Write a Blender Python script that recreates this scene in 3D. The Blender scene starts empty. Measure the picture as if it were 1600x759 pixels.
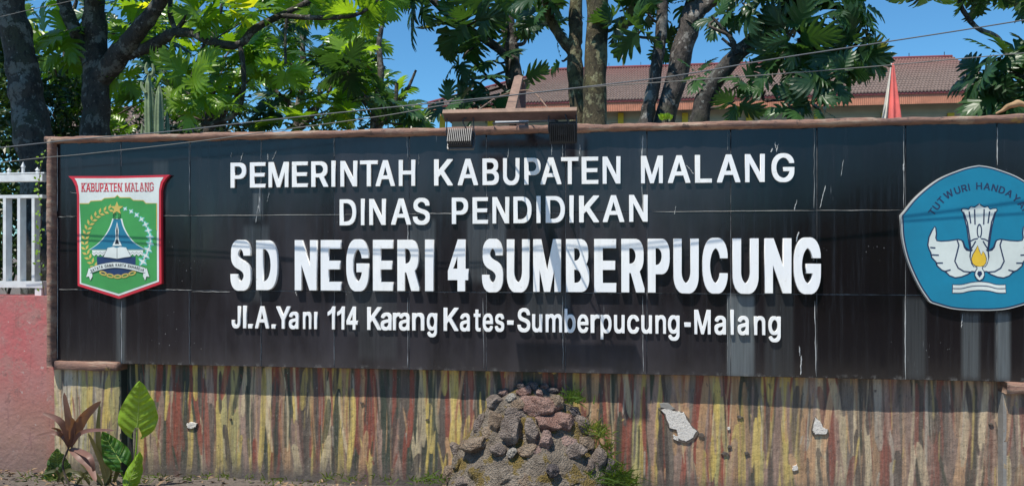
import bpy, bmesh, math, random
import numpy as np
from mathutils import Vector, Matrix, noise as mnoise
random.seed(7); np.random.seed(7)
sc = bpy.context.scene
COL = sc.collection

# ------------------------------------------------------------------ camera, sky, sun, exposure
FPX, HORIZ, DIST, EYE = 1250.0, 401.0, 4.0, 1.195
YAW = math.atan(FPX / 8890.0)
sA, cA = math.sin(YAW), math.cos(YAW)
cam = bpy.data.objects.new('camera', bpy.data.cameras.new('camera'))
COL.objects.link(cam)
cam.location = (0, -DIST, EYE)
cam.rotation_euler = (math.radians(90), 0, YAW)
cam.data.sensor_width = 36
cam.data.lens = 36 * FPX / 1600
cam.data.shift_y = 21.5 / 1600
cam.data.clip_end = 2000
cam.data.clip_start = 0.05
sc.camera = cam

SUN = Vector((0.25, 0.41, -1.0)).normalized()          # direction the light travels
world = bpy.data.worlds.new('World'); sc.world = world; world.use_nodes = True
wn = world.node_tree
bg = wn.nodes['Background']
sky = wn.nodes.new('ShaderNodeTexSky'); sky.sky_type = 'NISHITA'; sky.sun_disc = False
sky.sun_elevation = math.asin(-SUN.z)
sky.sun_rotation = math.atan2(-SUN.x, -SUN.y)
sky.air_density = 1.0; sky.dust_density = 0.0; sky.ozone_density = 1.0; sky.altitude = 0
tint = wn.nodes.new('ShaderNodeMix'); tint.data_type = 'RGBA'; tint.blend_type = 'MULTIPLY'      # deep clear tropical blue
tint.inputs[0].default_value = 1.0; tint.inputs[7].default_value = (0.42, 0.80, 1.02, 1)
wn.links.new(sky.outputs[0], tint.inputs[6]); wn.links.new(tint.outputs[2], bg.inputs[0]); bg.inputs[1].default_value = 0.11
sl = bpy.data.lights.new('sun', 'SUN'); sl.energy = 4.4; sl.angle = math.radians(0.5); sl.color = (1.0, 0.94, 0.84)
so = bpy.data.objects.new('sun', sl); COL.objects.link(so)
so.rotation_euler = SUN.to_track_quat('-Z', 'Y').to_euler()
so.location = (-3, -6, 9)
sc.view_settings.view_transform = 'Standard'
sc.view_settings.look = 'None'
sc.view_settings.exposure = 0.42
sc.view_settings.gamma = 1.0

def P(px, py, Y=0.0):
    """the point of the plane y = Y seen at photograph position (px, py)"""
    u = (px - 800) / FPX; v = (HORIZ - py) / FPX
    t = (DIST + Y) / (cA + sA * u)
    return Vector((t * (-sA + cA * u), Y, EYE + t * v))
def WX(px, Y=0.0): return P(px, 400, Y).x
def pxs(px, Y):
    """metres per pixel at that place"""
    return (DIST + Y) / (cA + sA * (px - 800) / FPX) / FPX

# ------------------------------------------------------------------ helpers
def link_mesh(name, me, mat=None, parent=None, kind=None, loc=None):
    o = bpy.data.objects.new(name, me); COL.objects.link(o)
    if mat and not me.materials: me.materials.append(mat)
    if parent: o.parent = parent
    if loc is not None: o.location = loc
    if kind: o['kind'] = kind
    return o
def mesh(name, V, F, mat, parent=None, smooth=False, kind=None, loc=None):
    """V in world coordinates; stored relative to the parent's (or given) origin"""
    base = Vector(parent['org']) if parent is not None and 'org' in parent else Vector((0, 0, 0))
    V = np.array([tuple(v) for v in V], dtype=float).reshape(-1, 3)
    if parent is None and loc is None:
        loc = Vector((V[:, 0].mean(), V[:, 1].mean(), V[:, 2].min()))
    l = Vector(loc) if loc is not None else None
    off = l if l is not None else base
    V = V - np.array(off)
    me = bpy.data.meshes.new(name)
    me.from_pydata([tuple(v) for v in V], [], [tuple(f) for f in F])
    me.validate()
    if smooth: me.polygons.foreach_set('use_smooth', [True] * len(me.polygons))
    o = link_mesh(name, me, mat, parent, kind)
    if l is not None:
        o.location = l - base
    o['org'] = tuple(off)
    return o
def thing(name, label, cat, loc=(0, 0, 0), group=None):
    o = bpy.data.objects.new(name, None); COL.objects.link(o)
    o.empty_display_size = 0.1
    o.location = loc; o['org'] = tuple(loc); tag(o, label, cat, group)
    return o
def tag(o, label, cat, group=None):
    o['label'] = label; o['category'] = cat
    if group: o['group'] = group
    return o
def box(x0, x1, y0, y1, z0, z1):
    V = [(x, y, z) for z in (z0, z1) for y in (y0, y1) for x in (x0, x1)]
    F = [(0, 2, 3, 1), (4, 5, 7, 6), (0, 1, 5, 4), (2, 6, 7, 3), (0, 4, 6, 2), (1, 3, 7, 5)]
    return V, F
def join(*vf):
    V, F = [], []
    for v, f in vf:
        n = len(V); V += list(v); F += [tuple(i + n for i in q) for q in f]
    return V, F
def frame_box(o, ax, ay, az, sx, sy, sz):
    """box centred at o with axes"""
    V, F = box(-sx / 2, sx / 2, -sy / 2, sy / 2, -sz / 2, sz / 2)
    return [o + ax * v[0] + ay * v[1] + az * v[2] for v in V], F
def smooth_path(pts, rad, step=4):
    pts = [Vector(p) for p in pts]; n = len(pts); outp, outr = [], []
    for i in range(n - 1):
        p0, p1, p2, p3 = pts[max(i - 1, 0)], pts[i], pts[i + 1], pts[min(i + 2, n - 1)]
        for k in range(step):
            t = k / step
            outp.append(0.5 * ((2 * p1) + (p2 - p0) * t + (2 * p0 - 5 * p1 + 4 * p2 - p3) * t * t + (3 * p1 - p0 - 3 * p2 + p3) * t ** 3))
            outr.append(rad[i] * (1 - t) + rad[i + 1] * t)
    outp.append(pts[-1]); outr.append(rad[-1])
    return outp, outr
def tube(pts, rad, seg=10, rough=0.0, step=4, cap=True, smooth=True):
    if smooth: pts, rad = smooth_path(pts, rad, step)
    V, F = [], []
    n = len(pts); up = Vector((0.13, 0.97, 0.21))
    for i, p in enumerate(pts):
        d = (pts[min(i + 1, n - 1)] - pts[max(i - 1, 0)])
        if d.length < 1e-9: d = Vector((0, 0, 1))
        d.normalize()
        a = d.cross(up)
        if a.length < 1e-3: a = d.cross(Vector((1, 0, 0)))
        a.normalize(); b = d.cross(a)
        for k in range(seg):
            th = 2 * math.pi * k / seg
            r = rad[i]
            if rough:
                r *= 1 + rough * (mnoise.noise((p + (a * math.cos(th) + b * math.sin(th)) * rad[i]) * (0.45 / max(rad[i], .02))))
            V.append(p + (a * math.cos(th) + b * math.sin(th)) * r)
    for i in range(n - 1):
        for k in range(seg):
            k2 = (k + 1) % seg
            F.append((i * seg + k, i * seg + k2, (i + 1) * seg + k2, (i + 1) * seg + k))
    if cap:
        F.append(tuple(range(seg))); F.append(tuple((n - 1) * seg + k for k in reversed(range(seg))))
    return V, F

# ------------------------------------------------------------------ material helper
class M:
    def __init__(s, name, rough=0.8, spec=None):
        s.m = bpy.data.materials.new(name); s.m.use_nodes = True
        s.t = s.m.node_tree; s.b = s.t.nodes['Principled BSDF']; s.b.inputs['Roughness'].default_value = rough
        if spec is not None: s.b.inputs['Specular IOR Level'].default_value = spec
        s._c = None
    def n(s, typ, **kw):
        x = s.t.nodes.new(typ)
        for k, v in kw.items():
            if k[0] == '_': setattr(x, k[1:], v)
            else:
                x.inputs[k.replace('__', ' ')].default_value = v
        return x
    def l(s, a, b): s.t.links.new(a, b)
    def pos(s):
        if s._c is None: s._c = s.n('ShaderNodeNewGeometry')
        return s._c.outputs['Position']
    def map(s, scale=(1, 1, 1), loc=(0, 0, 0), src=None):
        x = s.n('ShaderNodeMapping'); x.inputs['Scale'].default_value = scale; x.inputs['Location'].default_value = loc
        s.l(src or s.pos(), x.inputs['Vector']); return x.outputs[0]
    def noise(s, scale=5, det=4, rough=.6, vec=None, dist=0):
        x = s.n('ShaderNodeTexNoise', Scale=scale, Detail=det, Roughness=rough, Distortion=dist)
        s.l(vec or s.pos(), x.inputs['Vector']); return x.outputs['Fac']
    def voro(s, scale=5, vec=None, feat='F1', out='Distance', rnd=1.0):
        x = s.n('ShaderNodeTexVoronoi', Scale=scale, Randomness=rnd); x.feature = feat
        s.l(vec or s.pos(), x.inputs['Vector']); return x.outputs[out]
    def ramp(s, fac, stops, mode='LINEAR'):
        x = s.n('ShaderNodeValToRGB'); r = x.color_ramp; r.interpolation = mode
        while len(r.elements) < len(stops): r.elements.new(0.5)
        for e, (p, c) in zip(r.elements, stops):
            e.position = p; e.color = (*c, 1) if hasattr(c, '__len__') else (c, c, c, 1)
        s.l(fac, x.inputs[0]); return x.outputs[0]
    def mix(s, fac, a, b, mode='MIX'):
        x = s.n('ShaderNodeMix'); x.data_type = 'RGBA'; x.blend_type = mode
        for idx, v in ((0, fac), (6, a), (7, b)):
            if hasattr(v, 'is_output'): s.l(v, x.inputs[idx])
            elif hasattr(v, '__len__'): x.inputs[idx].default_value = (*v, 1)[:4]
            else: x.inputs[idx].default_value = v
        return x.outputs[2]
    def math(s, op, a, b=0.0, clamp=False):
        x = s.n('ShaderNodeMath'); x.operation = op; x.use_clamp = clamp
        for i, v in ((0, a), (1, b)):
            if hasattr(v, 'is_output'): s.l(v, x.inputs[i])
            else: x.inputs[i].default_value = v
        return x.outputs[0]
    def rng(s, v, a, b, c=0., d=1.):
        x = s.n('ShaderNodeMapRange'); x.interpolation_type = 'SMOOTHSTEP'
        s.l(v, x.inputs[0])
        for i, q in enumerate((a, b, c, d)): x.inputs[i + 1].default_value = q
        return x.outputs[0]
    def xyz(s):
        x = s.n('ShaderNodeSeparateXYZ'); s.l(s.pos(), x.inputs[0]); return x.outputs
    def rnd(s):
        x = s.n('ShaderNodeObjectInfo'); return x.outputs['Random']
    def attr(s, name):
        x = s.n('ShaderNodeAttribute'); x.attribute_name = name; return x.outputs['Color']
    def col(s, c):
        if hasattr(c, 'is_output'): s.l(c, s.b.inputs['Base Color'])
        else: s.b.inputs['Base Color'].default_value = (*c, 1)
        return s
    def rough(s, r): s.l(r, s.b.inputs['Roughness']); return s
    def bump(s, h, dist=.005, strength=.6):
        x = s.n('ShaderNodeBump', Strength=strength, Distance=dist); s.l(h, x.inputs['Height'])
        s.l(x.outputs[0], s.b.inputs['Normal']); return s
def simple(name, c, rough=.6, var=.25, scale=20, bump=.001, metal=0):
    m = M(name, rough); f = m.noise(scale, 5, .65)
    m.col(m.mix(1.0, c, m.ramp(f, [(.3, 1 - var), (.7, 1 + 0.0)]), 'MULTIPLY'))
    if bump: m.bump(m.noise(scale * 4, 3), bump)
    m.b.inputs['Metallic'].default_value = metal
    return m.m

# ---- tiles: near-black polished, lime washes and water streaks under the fittings
def make_tile_mat(name):
    m = M(name, .22, .5)
    x, y, z = m.xyz()
    streak = m.noise(1, 6, .7, m.map((26, 1, 1.3)))
    fine = m.noise(1, 4, .6, m.map((90, 1, 2.5)))
    blot = m.noise(1.1, 3, .5)
    base = m.mix(blot, (.0035, .0035, .0055), (.011, .0075, .0075))
    base = m.mix(m.math('MULTIPLY', m.rng(streak, .5, .78), .45), base, (.036, .042, .052))  # streaks tinted blue to paint in the bluish cast over the tiles
    # thin film of dust, mostly on the middle tiles
    film = m.math('MULTIPLY', m.math('MULTIPLY', m.rng(x, WX(230), WX(420), .25, 1), m.rng(x, WX(1040), WX(1240), 1, .0)), m.rng(m.noise(1, 4, .6, m.map((5, 1, 1.6))), .3, .65, .25, 1))
    base = m.mix(m.math('MULTIPLY', film, m.rng(z, EYE - .5, EYE + .7, 1.0, .55)), base, (.036, .033, .039))
    base = m.mix(1.0, base, m.ramp(m.rnd(), [(0, .75), (1, 1.3)]), 'MULTIPLY')
    # soft washes: (px0, px1, py0, py1, strength)
    wash = None
    for px0, px1, py0, py1, k in [(1137, 1178, 458, 590, .8), (1503, 1530, 486, 592, .5), (1556, 1578, 486, 595, .75),
                                  (1412, 1446, 462, 592, .25), (182, 196, 462, 572, .4), (640, 680, 340, 420, .28),
                                  (730, 790, 330, 440, .30), (396, 410, 290, 340, .5), (900, 912, 190, 262, .5),
                                  (560, 620, 440, 560, .12), (820, 890, 440, 520, .22), (1000, 1010, 210, 240, .6),
                                  (540, 600, 440, 520, .2), (380, 420, 350, 470, .2), (1195, 1240, 440, 590, .14), (240, 262, 250, 330, .2)]:
        x0, x1 = WX(px0), WX(px1); z1, z0 = P(px0, py0).z, P(px0, py1).z
        e = .012
        a = m.math('MULTIPLY', m.rng(x, x0 - e, x0 + e), m.rng(x, x1 - e, x1 + e, 1, 0))
        b = m.math('MULTIPLY', m.rng(z, z0 - .03, z0 + .03), m.rng(z, z1 - .03, z1 + .01, 1, 0))
        a = m.math('MULTIPLY', m.math('MULTIPLY', a, b), k)
        wash = a if wash is None else m.math('MAXIMUM', wash, a)
    wf = m.math('MULTIPLY', wash, m.rng(fine, .15, .75, .45, 1.0), True)
    base = m.mix(wf, base, (.14, .16, .165))
    # lime splashes: sparse specks and drips
    spk = m.voro(1, m.map((42, 1, 30)))
    gate = m.rng(m.noise(2.3, 3), .56, .72)
    drip = m.math('MULTIPLY', m.rng(spk, .05, .11, 1, 0), gate)
    base = m.mix(m.math('MULTIPLY', drip, .65), base, (.45, .47, .47))
    dr2 = m.voro(1, m.map((55, 1, 5.5), (3.3, 0, 1.7)))
    g2 = m.rng(m.noise(1.9, 2, vec=m.map((1, 1, 1), (5, 2, 8))), .60, .72)
    base = m.mix(m.math('MULTIPLY', m.math('MULTIPLY', m.rng(dr2, .05, .14, 1, 0), g2), .55), base, (.4, .42, .43))
    # dust collecting at the very bottom edge of the panel
    dz = m.rng(z, EYE - .58, EYE - .555, 1, 0)
    base = m.mix(m.math('MULTIPLY', dz, m.rng(m.noise(16, 5, .7), .5, .66, 0, .55)), base, (.20, .20, .19))
    m.col(base)
    m.rough(m.math('ADD', m.rng(streak, .3, .8, .09, .22), m.math('MULTIPLY', wf, .45), True))
    m.bump(m.noise(5, 2), .004, .10)
    return m.m
MT = {}
MT['tile'] = make_tile_mat('polished_black_tile')
g = M('white_grout', .9)
gx = g.noise(7, 4)
g.col(g.mix(g.rng(gx, .35, .62), (.06, .06, .065), (.42, .43, .43))); MT['grout'] = g.m
m = M('white_acrylic_letter', .35)
f = m.noise(1, 5, .65, m.map((30, 1, 5))); 
c = m.mix(m.rng(f, .42, .72, 0, .5), (.86, .86, .84), (.66, .67, .64))
c = m.mix(m.rng(m.noise(42, 5, .7), .60, .70, 0, .6), c, (.50, .47, .40)); c = m.mix(m.rng(m.noise(2.2, 2), .45, .6, 0, .6), c, (.78, .80, .82))
m.col(c); MT['letter'] = m.m
def brown_cement(name):
    m = M(name, .85)
    f = m.noise(1, 6, .7, m.map((3.2, 8, 26))); f2 = m.noise(7, 4); f3 = m.noise(60, 4)
    c = m.ramp(f, [(.22, (.06, .036, .03)), (.42, (.17, .10, .08)), (.55, (.27, .15, .105)), (.66, (.36, .27, .20)), (.8, (.17, .12, .10))])
    c = m.mix(m.rng(f2, .56, .68, 0, .55), c, (.37, .30, .23))
    c = m.mix(m.rng(m.noise(3.1, 4, .6), .66, .72, 0, .7), c, (.46, .34, .05))
    c = m.mix(m.rng(m.noise(11, 5, .8), .58, .66, 0, .8), c, (.055, .042, .04))
    m.col(c); m.bump(m.math('ADD', f3, m.math('MULTIPLY', f, 2.5)), .006, .8); return m.m
MT['coping'] = brown_cement('brown_painted_cement')
def pink_plaster():
    m = M('weathered_pink_plaster', .9)
    x, y, z = m.xyz()
    f = m.noise(4, 6, .65); st = m.noise(1, 5, .6, m.map((22, 1, 3)))
    c = m.mix(m.rng(z, .15, .75), (.30, .17, .13), (.43, .115, .115))
    c = m.mix(m.rng(f, .4, .7, 0, .7), c, (.36, .20, .18))
    c = m.mix(m.rng(m.math('ADD', m.noise(13, 6, .75), m.math('MULTIPLY', st, .3)), .72, .82, 0, .8), c, (.19, .10, .09))
    c = m.mix(m.rng(m.noise(28, 3, .6), .66, .72, 0, .6), c, (.5, .42, .38))
    c = m.mix(m.math('MULTIPLY', m.rng(z, .0, .22, 1, 0), .6), c, (.16, .12, .10))
    c = m.mix(m.rng(x, WX(60), WX(84), 0, .35), c, (.36, .12, .07))
    c = m.mix(m.rng(m.noise(6, 6, .8), .53, .6, 0, .45), c, (.30, .20, .17)); c = m.mix(m.math('MULTIPLY', m.rng(m.noise(1, 5, .7, m.map((16, 1, 2.2), (3, 0, 9))), .55, .66), .5), c, (.20, .10, .09))
    m.col(c); m.bump(m.math('ADD', m.noise(40, 5), m.noise(9, 6, .8)), .007); return m.m
MT['pink'] = pink_plaster()
# brush strokes come as a colour attribute (paint on the wall), relief and scuffs from nodes
def stroke_mat():
    m = M('brushed_stripe_paint', .75)
    a = m.attr('paint')
    f = m.noise(1, 5, .7, m.map((160, 1, 9)))
    c = m.mix(1.0, a, m.ramp(f, [(.25, .74), (.6, 1.05)]), 'MULTIPLY')
    c = m.mix(m.rng(m.noise(1, 5, .75, m.map((48, 1, 9), (4, 0, 2))), .57, .69, 0, .55), c, (.24, .20, .16))
    x, y, z = m.xyz()
    c = m.mix(m.math('MULTIPLY', m.rng(m.math('ADD', z, m.math('MULTIPLY', m.noise(4, 5, .7), .10)), .06, .19, 1, 0), m.rng(m.noise(9, 5, .7), .3, .6, .55, .95)), c, (.10, .085, .072))
    c = m.mix(m.rng(m.noise(1, 5, .8, m.map((70, 1, 22), (1, 0, 5))), .55, .66, 0, .6), c, (.06, .055, .05))
    c = m.mix(m.rng(m.noise(1, 5, .8, m.map((110, 1, 30), (7, 0, 5))), .60, .68, 0, .55), c, (.36, .33, .29))
    c = m.mix(m.rng(m.noise(55, 4, .7), .68, .74, 0, .6), c, (.42, .38, .33))
    m.col(c); m.bump(m.math('ADD', m.math('MULTIPLY', f, .7), m.noise(60, 5, .7)), .0045, .8); return m.m
MT['stroke'] = stroke_mat()
def bark(name, a, b, lichen, moss):
    m = M(name, .9)
    v = m.map((1, 1, .45))
    f = m.noise(11, 6, .7, v); f2 = m.noise(34, 5, .7, v); pt = m.noise(7.5, 5, .62)
    c = m.mix(m.rng(f, .3, .7), a, b)
    c = m.mix(m.rng(m.noise(3.2, 3), .48, .66, 0, .55), c, moss)
    c = m.mix(m.rng(pt, .54, .58, 0, .6), c, lichen)
    c = m.mix(m.rng(m.noise(6, 5, .7), .55, .6, 0, .65), c, tuple(q * .5 for q in a))
    c = m.mix(m.rng(m.noise(26, 4, .6), .62, .68, 0, .7), c, tuple(min(1, q * 1.35) for q in lichen))
    c = m.mix(m.rng(f2, .52, .62, 0, .7), c, tuple(q * .35 for q in a))
    m.col(c); m.bump(m.math('ADD', f2, f), .018, .9); return m.m
MT['bark_dark'] = bark('shaded_lichened_bark', (.030, .026, .022), (.068, .058, .048), (.20, .20, .175), (.035, .045, .02))  # base colour lowered to carry the shade of the crown overhead
MT['bark_grey'] = bark('grey_lichened_bark', (.045, .038, .034), (.125, .105, .092), (.34, .32, .29), (.06, .07, .04))
MT['bark_mossy'] = bark('mossy_bark', (.042, .034, .02), (.12, .095, .05), (.30, .29, .16), (.10, .10, .03))
MT['twig'] = simple('twig_bark', (.085, .065, .05), .85, .4, 40, .001)
def leaf_mat(name, c1, c2, trans=.45, rough=.38):
    m = M(name, rough)
    r = m.rnd(); t = m.noise(9, 3)
    c = m.mix(r, c1, c2)
    c = m.mix(m.math('GREATER_THAN', r, .99), c, (c2[0] * 2.2 + .05, c2[1] * 1.5, c2[2]))
    c = m.mix(1.0, c, m.ramp(t, [(.3, .8), (.7, 1.1)]), 'MULTIPLY')
    m.col(c)
    tr = m.n('ShaderNodeBsdfTranslucent'); m.l(m.mix(1.0, c, (2.1, 1.9, .7), 'MULTIPLY'), tr.inputs[0])
    mx = m.n('ShaderNodeMixShader'); mx.inputs[0].default_value = trans
    m.l(m.b.outputs[0], mx.inputs[1]); m.l(tr.outputs[0], mx.inputs[2])
    m.l(mx.outputs[0], m.t.nodes['Material Output'].inputs[0]); return m.m
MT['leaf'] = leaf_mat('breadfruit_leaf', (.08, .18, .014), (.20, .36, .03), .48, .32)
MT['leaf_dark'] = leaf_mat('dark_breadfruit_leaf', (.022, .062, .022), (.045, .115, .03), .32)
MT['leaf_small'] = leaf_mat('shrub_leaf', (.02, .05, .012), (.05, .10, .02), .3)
MT['leaf_taro'] = leaf_mat('taro_leaf', (.22, .38, .025), (.25, .42, .035), .35, .30)
MT['leaf_cordy'] = leaf_mat('reddish_cordyline_leaf', (.17, .085, .07), (.22, .115, .085), .2, .5)
MT['leaf_strap'] = leaf_mat('olive_strap_leaf', (.09, .10, .04), (.13, .12, .05), .3, .45)
MT['grass'] = leaf_mat('grass_blade', (.08, .15, .02), (.17, .22, .05), .35, .6)
MT['white_paint'] = simple('white_metal_paint', (.74, .76, .76), .45, .25, 14, .0005)
MT['black_metal'] = simple('black_lamp_metal', (.02, .022, .026), .4, .3, 40, 0, .0)
MT['grey_metal'] = simple('grey_heat_sink', (.30, .31, .32), .45, .3, 40, 0, .3)
MT['wood'] = simple('weathered_brown_wood', (.30, .19, .135), .75, .45, 30, .002)
MT['wood_shaded'] = simple('shaded_brown_wood', (.11, .062, .055), .7, .4, 30, .002)  # darker copy of the wood, for the beam's unlit face
MT['wire'] = simple('aged_wire', (.15, .15, .14), .6, .2, 30, 0)
MT['wire_mid'] = simple('dark_grey_cable', (.11, .12, .13), .6, .2, 30, 0)
MT['wire_dark'] = simple('black_cable', (.03, .035, .045), .6, .2, 30, 0)
# ------------------------------------------------------------------ ground and street
def ground_mat():
    m = M('dry_soil', .95)
    f = m.noise(3, 6, .7); f2 = m.noise(30, 5, .7)
    c = m.mix(f, (.085, .068, .055), (.19, .16, .135)); c = m.mix(m.rng(f2, .5, .62, 0, .7), c, (.045, .036, .03))
    m.col(c); m.bump(f2, .02, 1); return m.m
MT['soil'] = ground_mat()
MT['asphalt'] = simple('asphalt', (.055, .055, .056), .9, .35, 60, .003)
MT['concrete'] = simple('old_concrete', (.30, .285, .26), .9, .45, 5, .004)
V, F = [], []
xs = [-600, -60, -12] + [-6 + .15 * i for i in range(81)] + [12, 60, 600]
ys = [-600, -60, -12, -3.2, -2.2, -1.6] + [-1.5 + .1 * i for i in range(17)] + [.4, 1, 3, 10, 40, 120, 600]
for y in ys:
    for x in xs:
        z = 0
        if -1.5 < y < .3 and abs(x) < 5.9: z = .018 * mnoise.noise((x * 3, y * 3, 0)) + .01 * mnoise.noise((x * 11, y * 11, 3)) - .004
        V.append((x, y, z))
n = len(xs)
for j in range(len(ys) - 1):
    for i in range(n - 1): F.append((j * n + i, j * n + i + 1, (j + 1) * n + i + 1, (j + 1) * n + i))
mesh('ground', V, F, MT['soil'], kind='structure', smooth=True, loc=(0, 0, 0))
V, F = box(-90, 90, -4.78, -.78, -.05, .03)
mesh('unseen_bounce_slab', V, F, simple('pale_bounce_concrete', (.46, .41, .34), .9, .25, 3, .003), kind='structure', loc=(0, -3, 0))  # unseen pale slab added to bounce warm light onto the wall
V, F = box(-90, 90, -11, -4.8, -.05, .012)
mesh('road', V, F, MT['asphalt'], kind='structure', loc=(0, -8, 0))

# ------------------------------------------------------------------ painted stripes (paint, as a colour per vertex)
SX0, SX1, SZ0, SZ1, SR = WX(60) - .2, WX(1600) + .6, -.06, .70, .004
SW, SH = int((SX1 - SX0) / SR) + 2, int((SZ1 - SZ0) / SR) + 2
rg = np.random.RandomState(11)
def vnoise(h, w, sy, sx):
    gy, gx = max(2, int(h / sy) + 2), max(2, int(w / sx) + 2)
    G = rg.rand(gy, gx); yy = np.linspace(0, gy - 1.001, h); xx = np.linspace(0, gx - 1.001, w)
    yi = yy.astype(int); xi = xx.astype(int); fy = (yy - yi)[:, None]; fx = (xx - xi)[None, :]
    return (G[yi][:, xi] * (1 - fy) * (1 - fx) + G[yi + 1][:, xi] * fy * (1 - fx) + G[yi][:, xi + 1] * (1 - fy) * fx + G[yi + 1][:, xi + 1] * fy * fx)
PAL = {'y': (.40, .33, .085), 'r': (.23, .065, .045), 'g': (.045, .065, .05), 'm': (.25, .18, .155), 'c': (.38, .34, .23),
       'o': (.36, .235, .13), 'k': (.085, .075, .07), 'd': (.17, .155, .14), 'l': (.30, .29, .12), 's': (.30, .30, .27)}
canvas = np.zeros((SH, SW, 3)); canvas[:] = (.13, .115, .10)
canvas *= (0.7 + .6 * vnoise(SH, SW, 60, 5))[..., None]
bris = vnoise(SH, SW, 45, 1.3); bris2 = vnoise(SH, SW, 16, 2.2)
def stroke(px, w, z0, z1, c, lean=0., op=.9):
    """px: photo column; w: width m; z0..z1"""
    X = WX(px, .06)
    a, b = sorted((z0, z1))
    r0, r1 = max(0, int((a - SZ0) / SR)), min(SH, int((b - SZ0) / SR))
    if r1 - r0 < 3: return
    soft = .003 + .004 * rg.rand(); ph, am, fr = rg.rand() * 6, .004 + .006 * rg.rand(), 4 + 8 * rg.rand()
    for r in range(r0, r1):
        z = SZ0 + r * SR; t = (z - a) / (b - a)
        cx = X + lean * (t - .5) + am * math.sin(fr * z + ph)
        hw = w / 2 * (min(1, .45 + 5 * t, .35 + 5 * (1 - t))) * (.85 + .3 * bris2[r, (int(X * 50)) % SW])
        i0, i1 = int((cx - hw - SX0) / SR) - 2, int((cx + hw - SX0) / SR) + 3
        if i1 < 1 or i0 > SW - 1: continue
        i0 = max(i0, 0); i1 = min(i1, SW)
        xs_ = SX0 + np.arange(i0, i1) * SR
        e = np.clip((hw - np.abs(xs_ - cx)) / soft + .3, 0, 1)
        al = e * np.clip(op * 1.40 - .90 * bris[r, i0:i1] * (0.4 + t * .3 + (1 - t) * .6), 0, 1)
        canvas[r, i0:i1] = canvas[r, i0:i1] * (1 - al[:, None]) + np.array(c) * al[:, None]
def zone(px):
    if px < 190: return 'yymmdccsskl'
    if px < 420: return 'yyrrrkggkmmcldgc'
    if px < 980: return 'yyyrrrrkgggkmookc'
    if px < 1250: return 'ymmrrrkgdooylmk'
    return 'mmrrkkdoosccmrgk'
for layer in range(3):
    px = 40
    while px < 1720:
        ch = zone(px)[rg.randint(len(zone(px)))]
        w = (.012 + .028 * rg.rand()) * (1.5 if layer == 0 else 1)
        zt = .70 if rg.rand() < .4 or layer == 0 else .16 + .46 * rg.rand()
        L = .22 + .36 * rg.rand() if layer else .75
        c = np.array(PAL[ch]) * (.82 + .36 * rg.rand())
        stroke(px, w, zt, max(.03, zt - L) if layer else -.05, c, (rg.rand() - .5) * .11, .75 + .2 * rg.rand())
        px += w / .0033 * (.72 if layer == 0 else .95 + .9 * rg.rand())
for k in range(340):                                   # thin run-offs and dry-brush lines
    ch = 'ycsmogrk'[rg.randint(8)]
    stroke(50 + 1650 * rg.rand(), .005 + .007 * rg.rand(), .65 * rg.rand() + .05, .65 * rg.rand(), np.array(PAL[ch]) * .95, (rg.rand() - .5) * .03, .8)
for px, w, z0, z1, c in [(1022, .03, .70, .15, 'm'), (930, .035, .7, .3, 'o'), (870, .05, .70, .60, 'y'), (845, .04, .68, .60, 'y'),
                         (640, .03, .62, .2, 'r'), (548, .03, .5, .04, 'y'), (246, .03, .7, .4, 'r'), (262, .018, .7, .3, 'y'), (175, .035, .55, .2, 'y'), (150, .03, .6, .25, 'y')]:
    stroke(px, w, z0, z1, PAL[c], .02, .95)
# mixing of neighbouring wet paint + general bleaching of the older coat
mx = .55 + .45 * vnoise(SH, SW, 12, 30)[..., None]
lum = canvas.mean(axis=2, keepdims=True)
canvas = canvas * (1 - .36 * mx) + (lum * np.array((1.10, .98, .88))) * .36 * mx
xcol = np.clip((np.arange(SW) * SR + SX0 - .55) / .8, 0, 1)[None, :, None]
canvas = canvas * (1 - .30 * xcol) + (.42 * lum + .58 * .185) * np.array((1.10, .93, .86)) * .30 * xcol
canvas = np.clip((canvas / .17) ** 1.22 * .17 * np.array((1.24, 1.14, 1.0)) * (1.12 - .30 * vnoise(SH, SW, 30, 1.6))[..., None], .012, .8)
vn2 = vnoise(SH, SW, 6, 4) + .7 * vnoise(SH, SW, 22, 6)
def paint_sheet(name, x0, x1, z0, z1, y, parent, amp=.0035):
    nx, nz = int((x1 - x0) / SR) + 1, int((z1 - z0) / SR) + 1
    X = np.linspace(x0, x1, nx); Z = np.linspace(z0, z1, nz)
    XX, ZZ = np.meshgrid(X, Z)
    ix = np.clip(((XX - SX0) / SR).astype(int), 0, SW - 1); iz = np.clip(((ZZ - SZ0) / SR).astype(int), 0, SH - 1)
    C = canvas[iz, ix]
    relief = (C.mean(axis=2) - .2) * .004
    wave = .0022 * (vn2[iz, ix] - .5) + amp * np.sin(XX * 3.1 + 1) * np.cos(ZZ * 5 + XX) + relief * -1
    YY = y + wave
    V = np.stack([XX, YY, ZZ], -1).reshape(-1, 3)
    me = bpy.data.meshes.new(name)
    base = np.array(parent['org']); V = V - base
    me.vertices.add(len(V)); me.vertices.foreach_set('co', V.ravel())
    i = np.arange(nx * nz).reshape(nz, nx)
    Q = np.stack([i[:-1, :-1], i[:-1, 1:], i[1:, 1:], i[1:, :-1]], -1).reshape(-1, 4)
    me.loops.add(Q.size); me.loops.foreach_set('vertex_index', Q.ravel().astype(np.int32))
    me.polygons.add(len(Q)); me.polygons.foreach_set('loop_start', np.arange(0, Q.size, 4, dtype=np.int32))
    me.update(calc_edges=True)
    at = me.color_attributes.new('paint', 'FLOAT_COLOR', 'POINT')
    at.data.foreach_set('color', np.concatenate([C.reshape(-1, 3), np.ones((nx * nz, 1))], 1).ravel().astype(np.float32))
    me.polygons.foreach_set('use_smooth', [True] * len(me.polygons))
    return link_mesh(name, me, MT['stroke'], parent)

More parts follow.
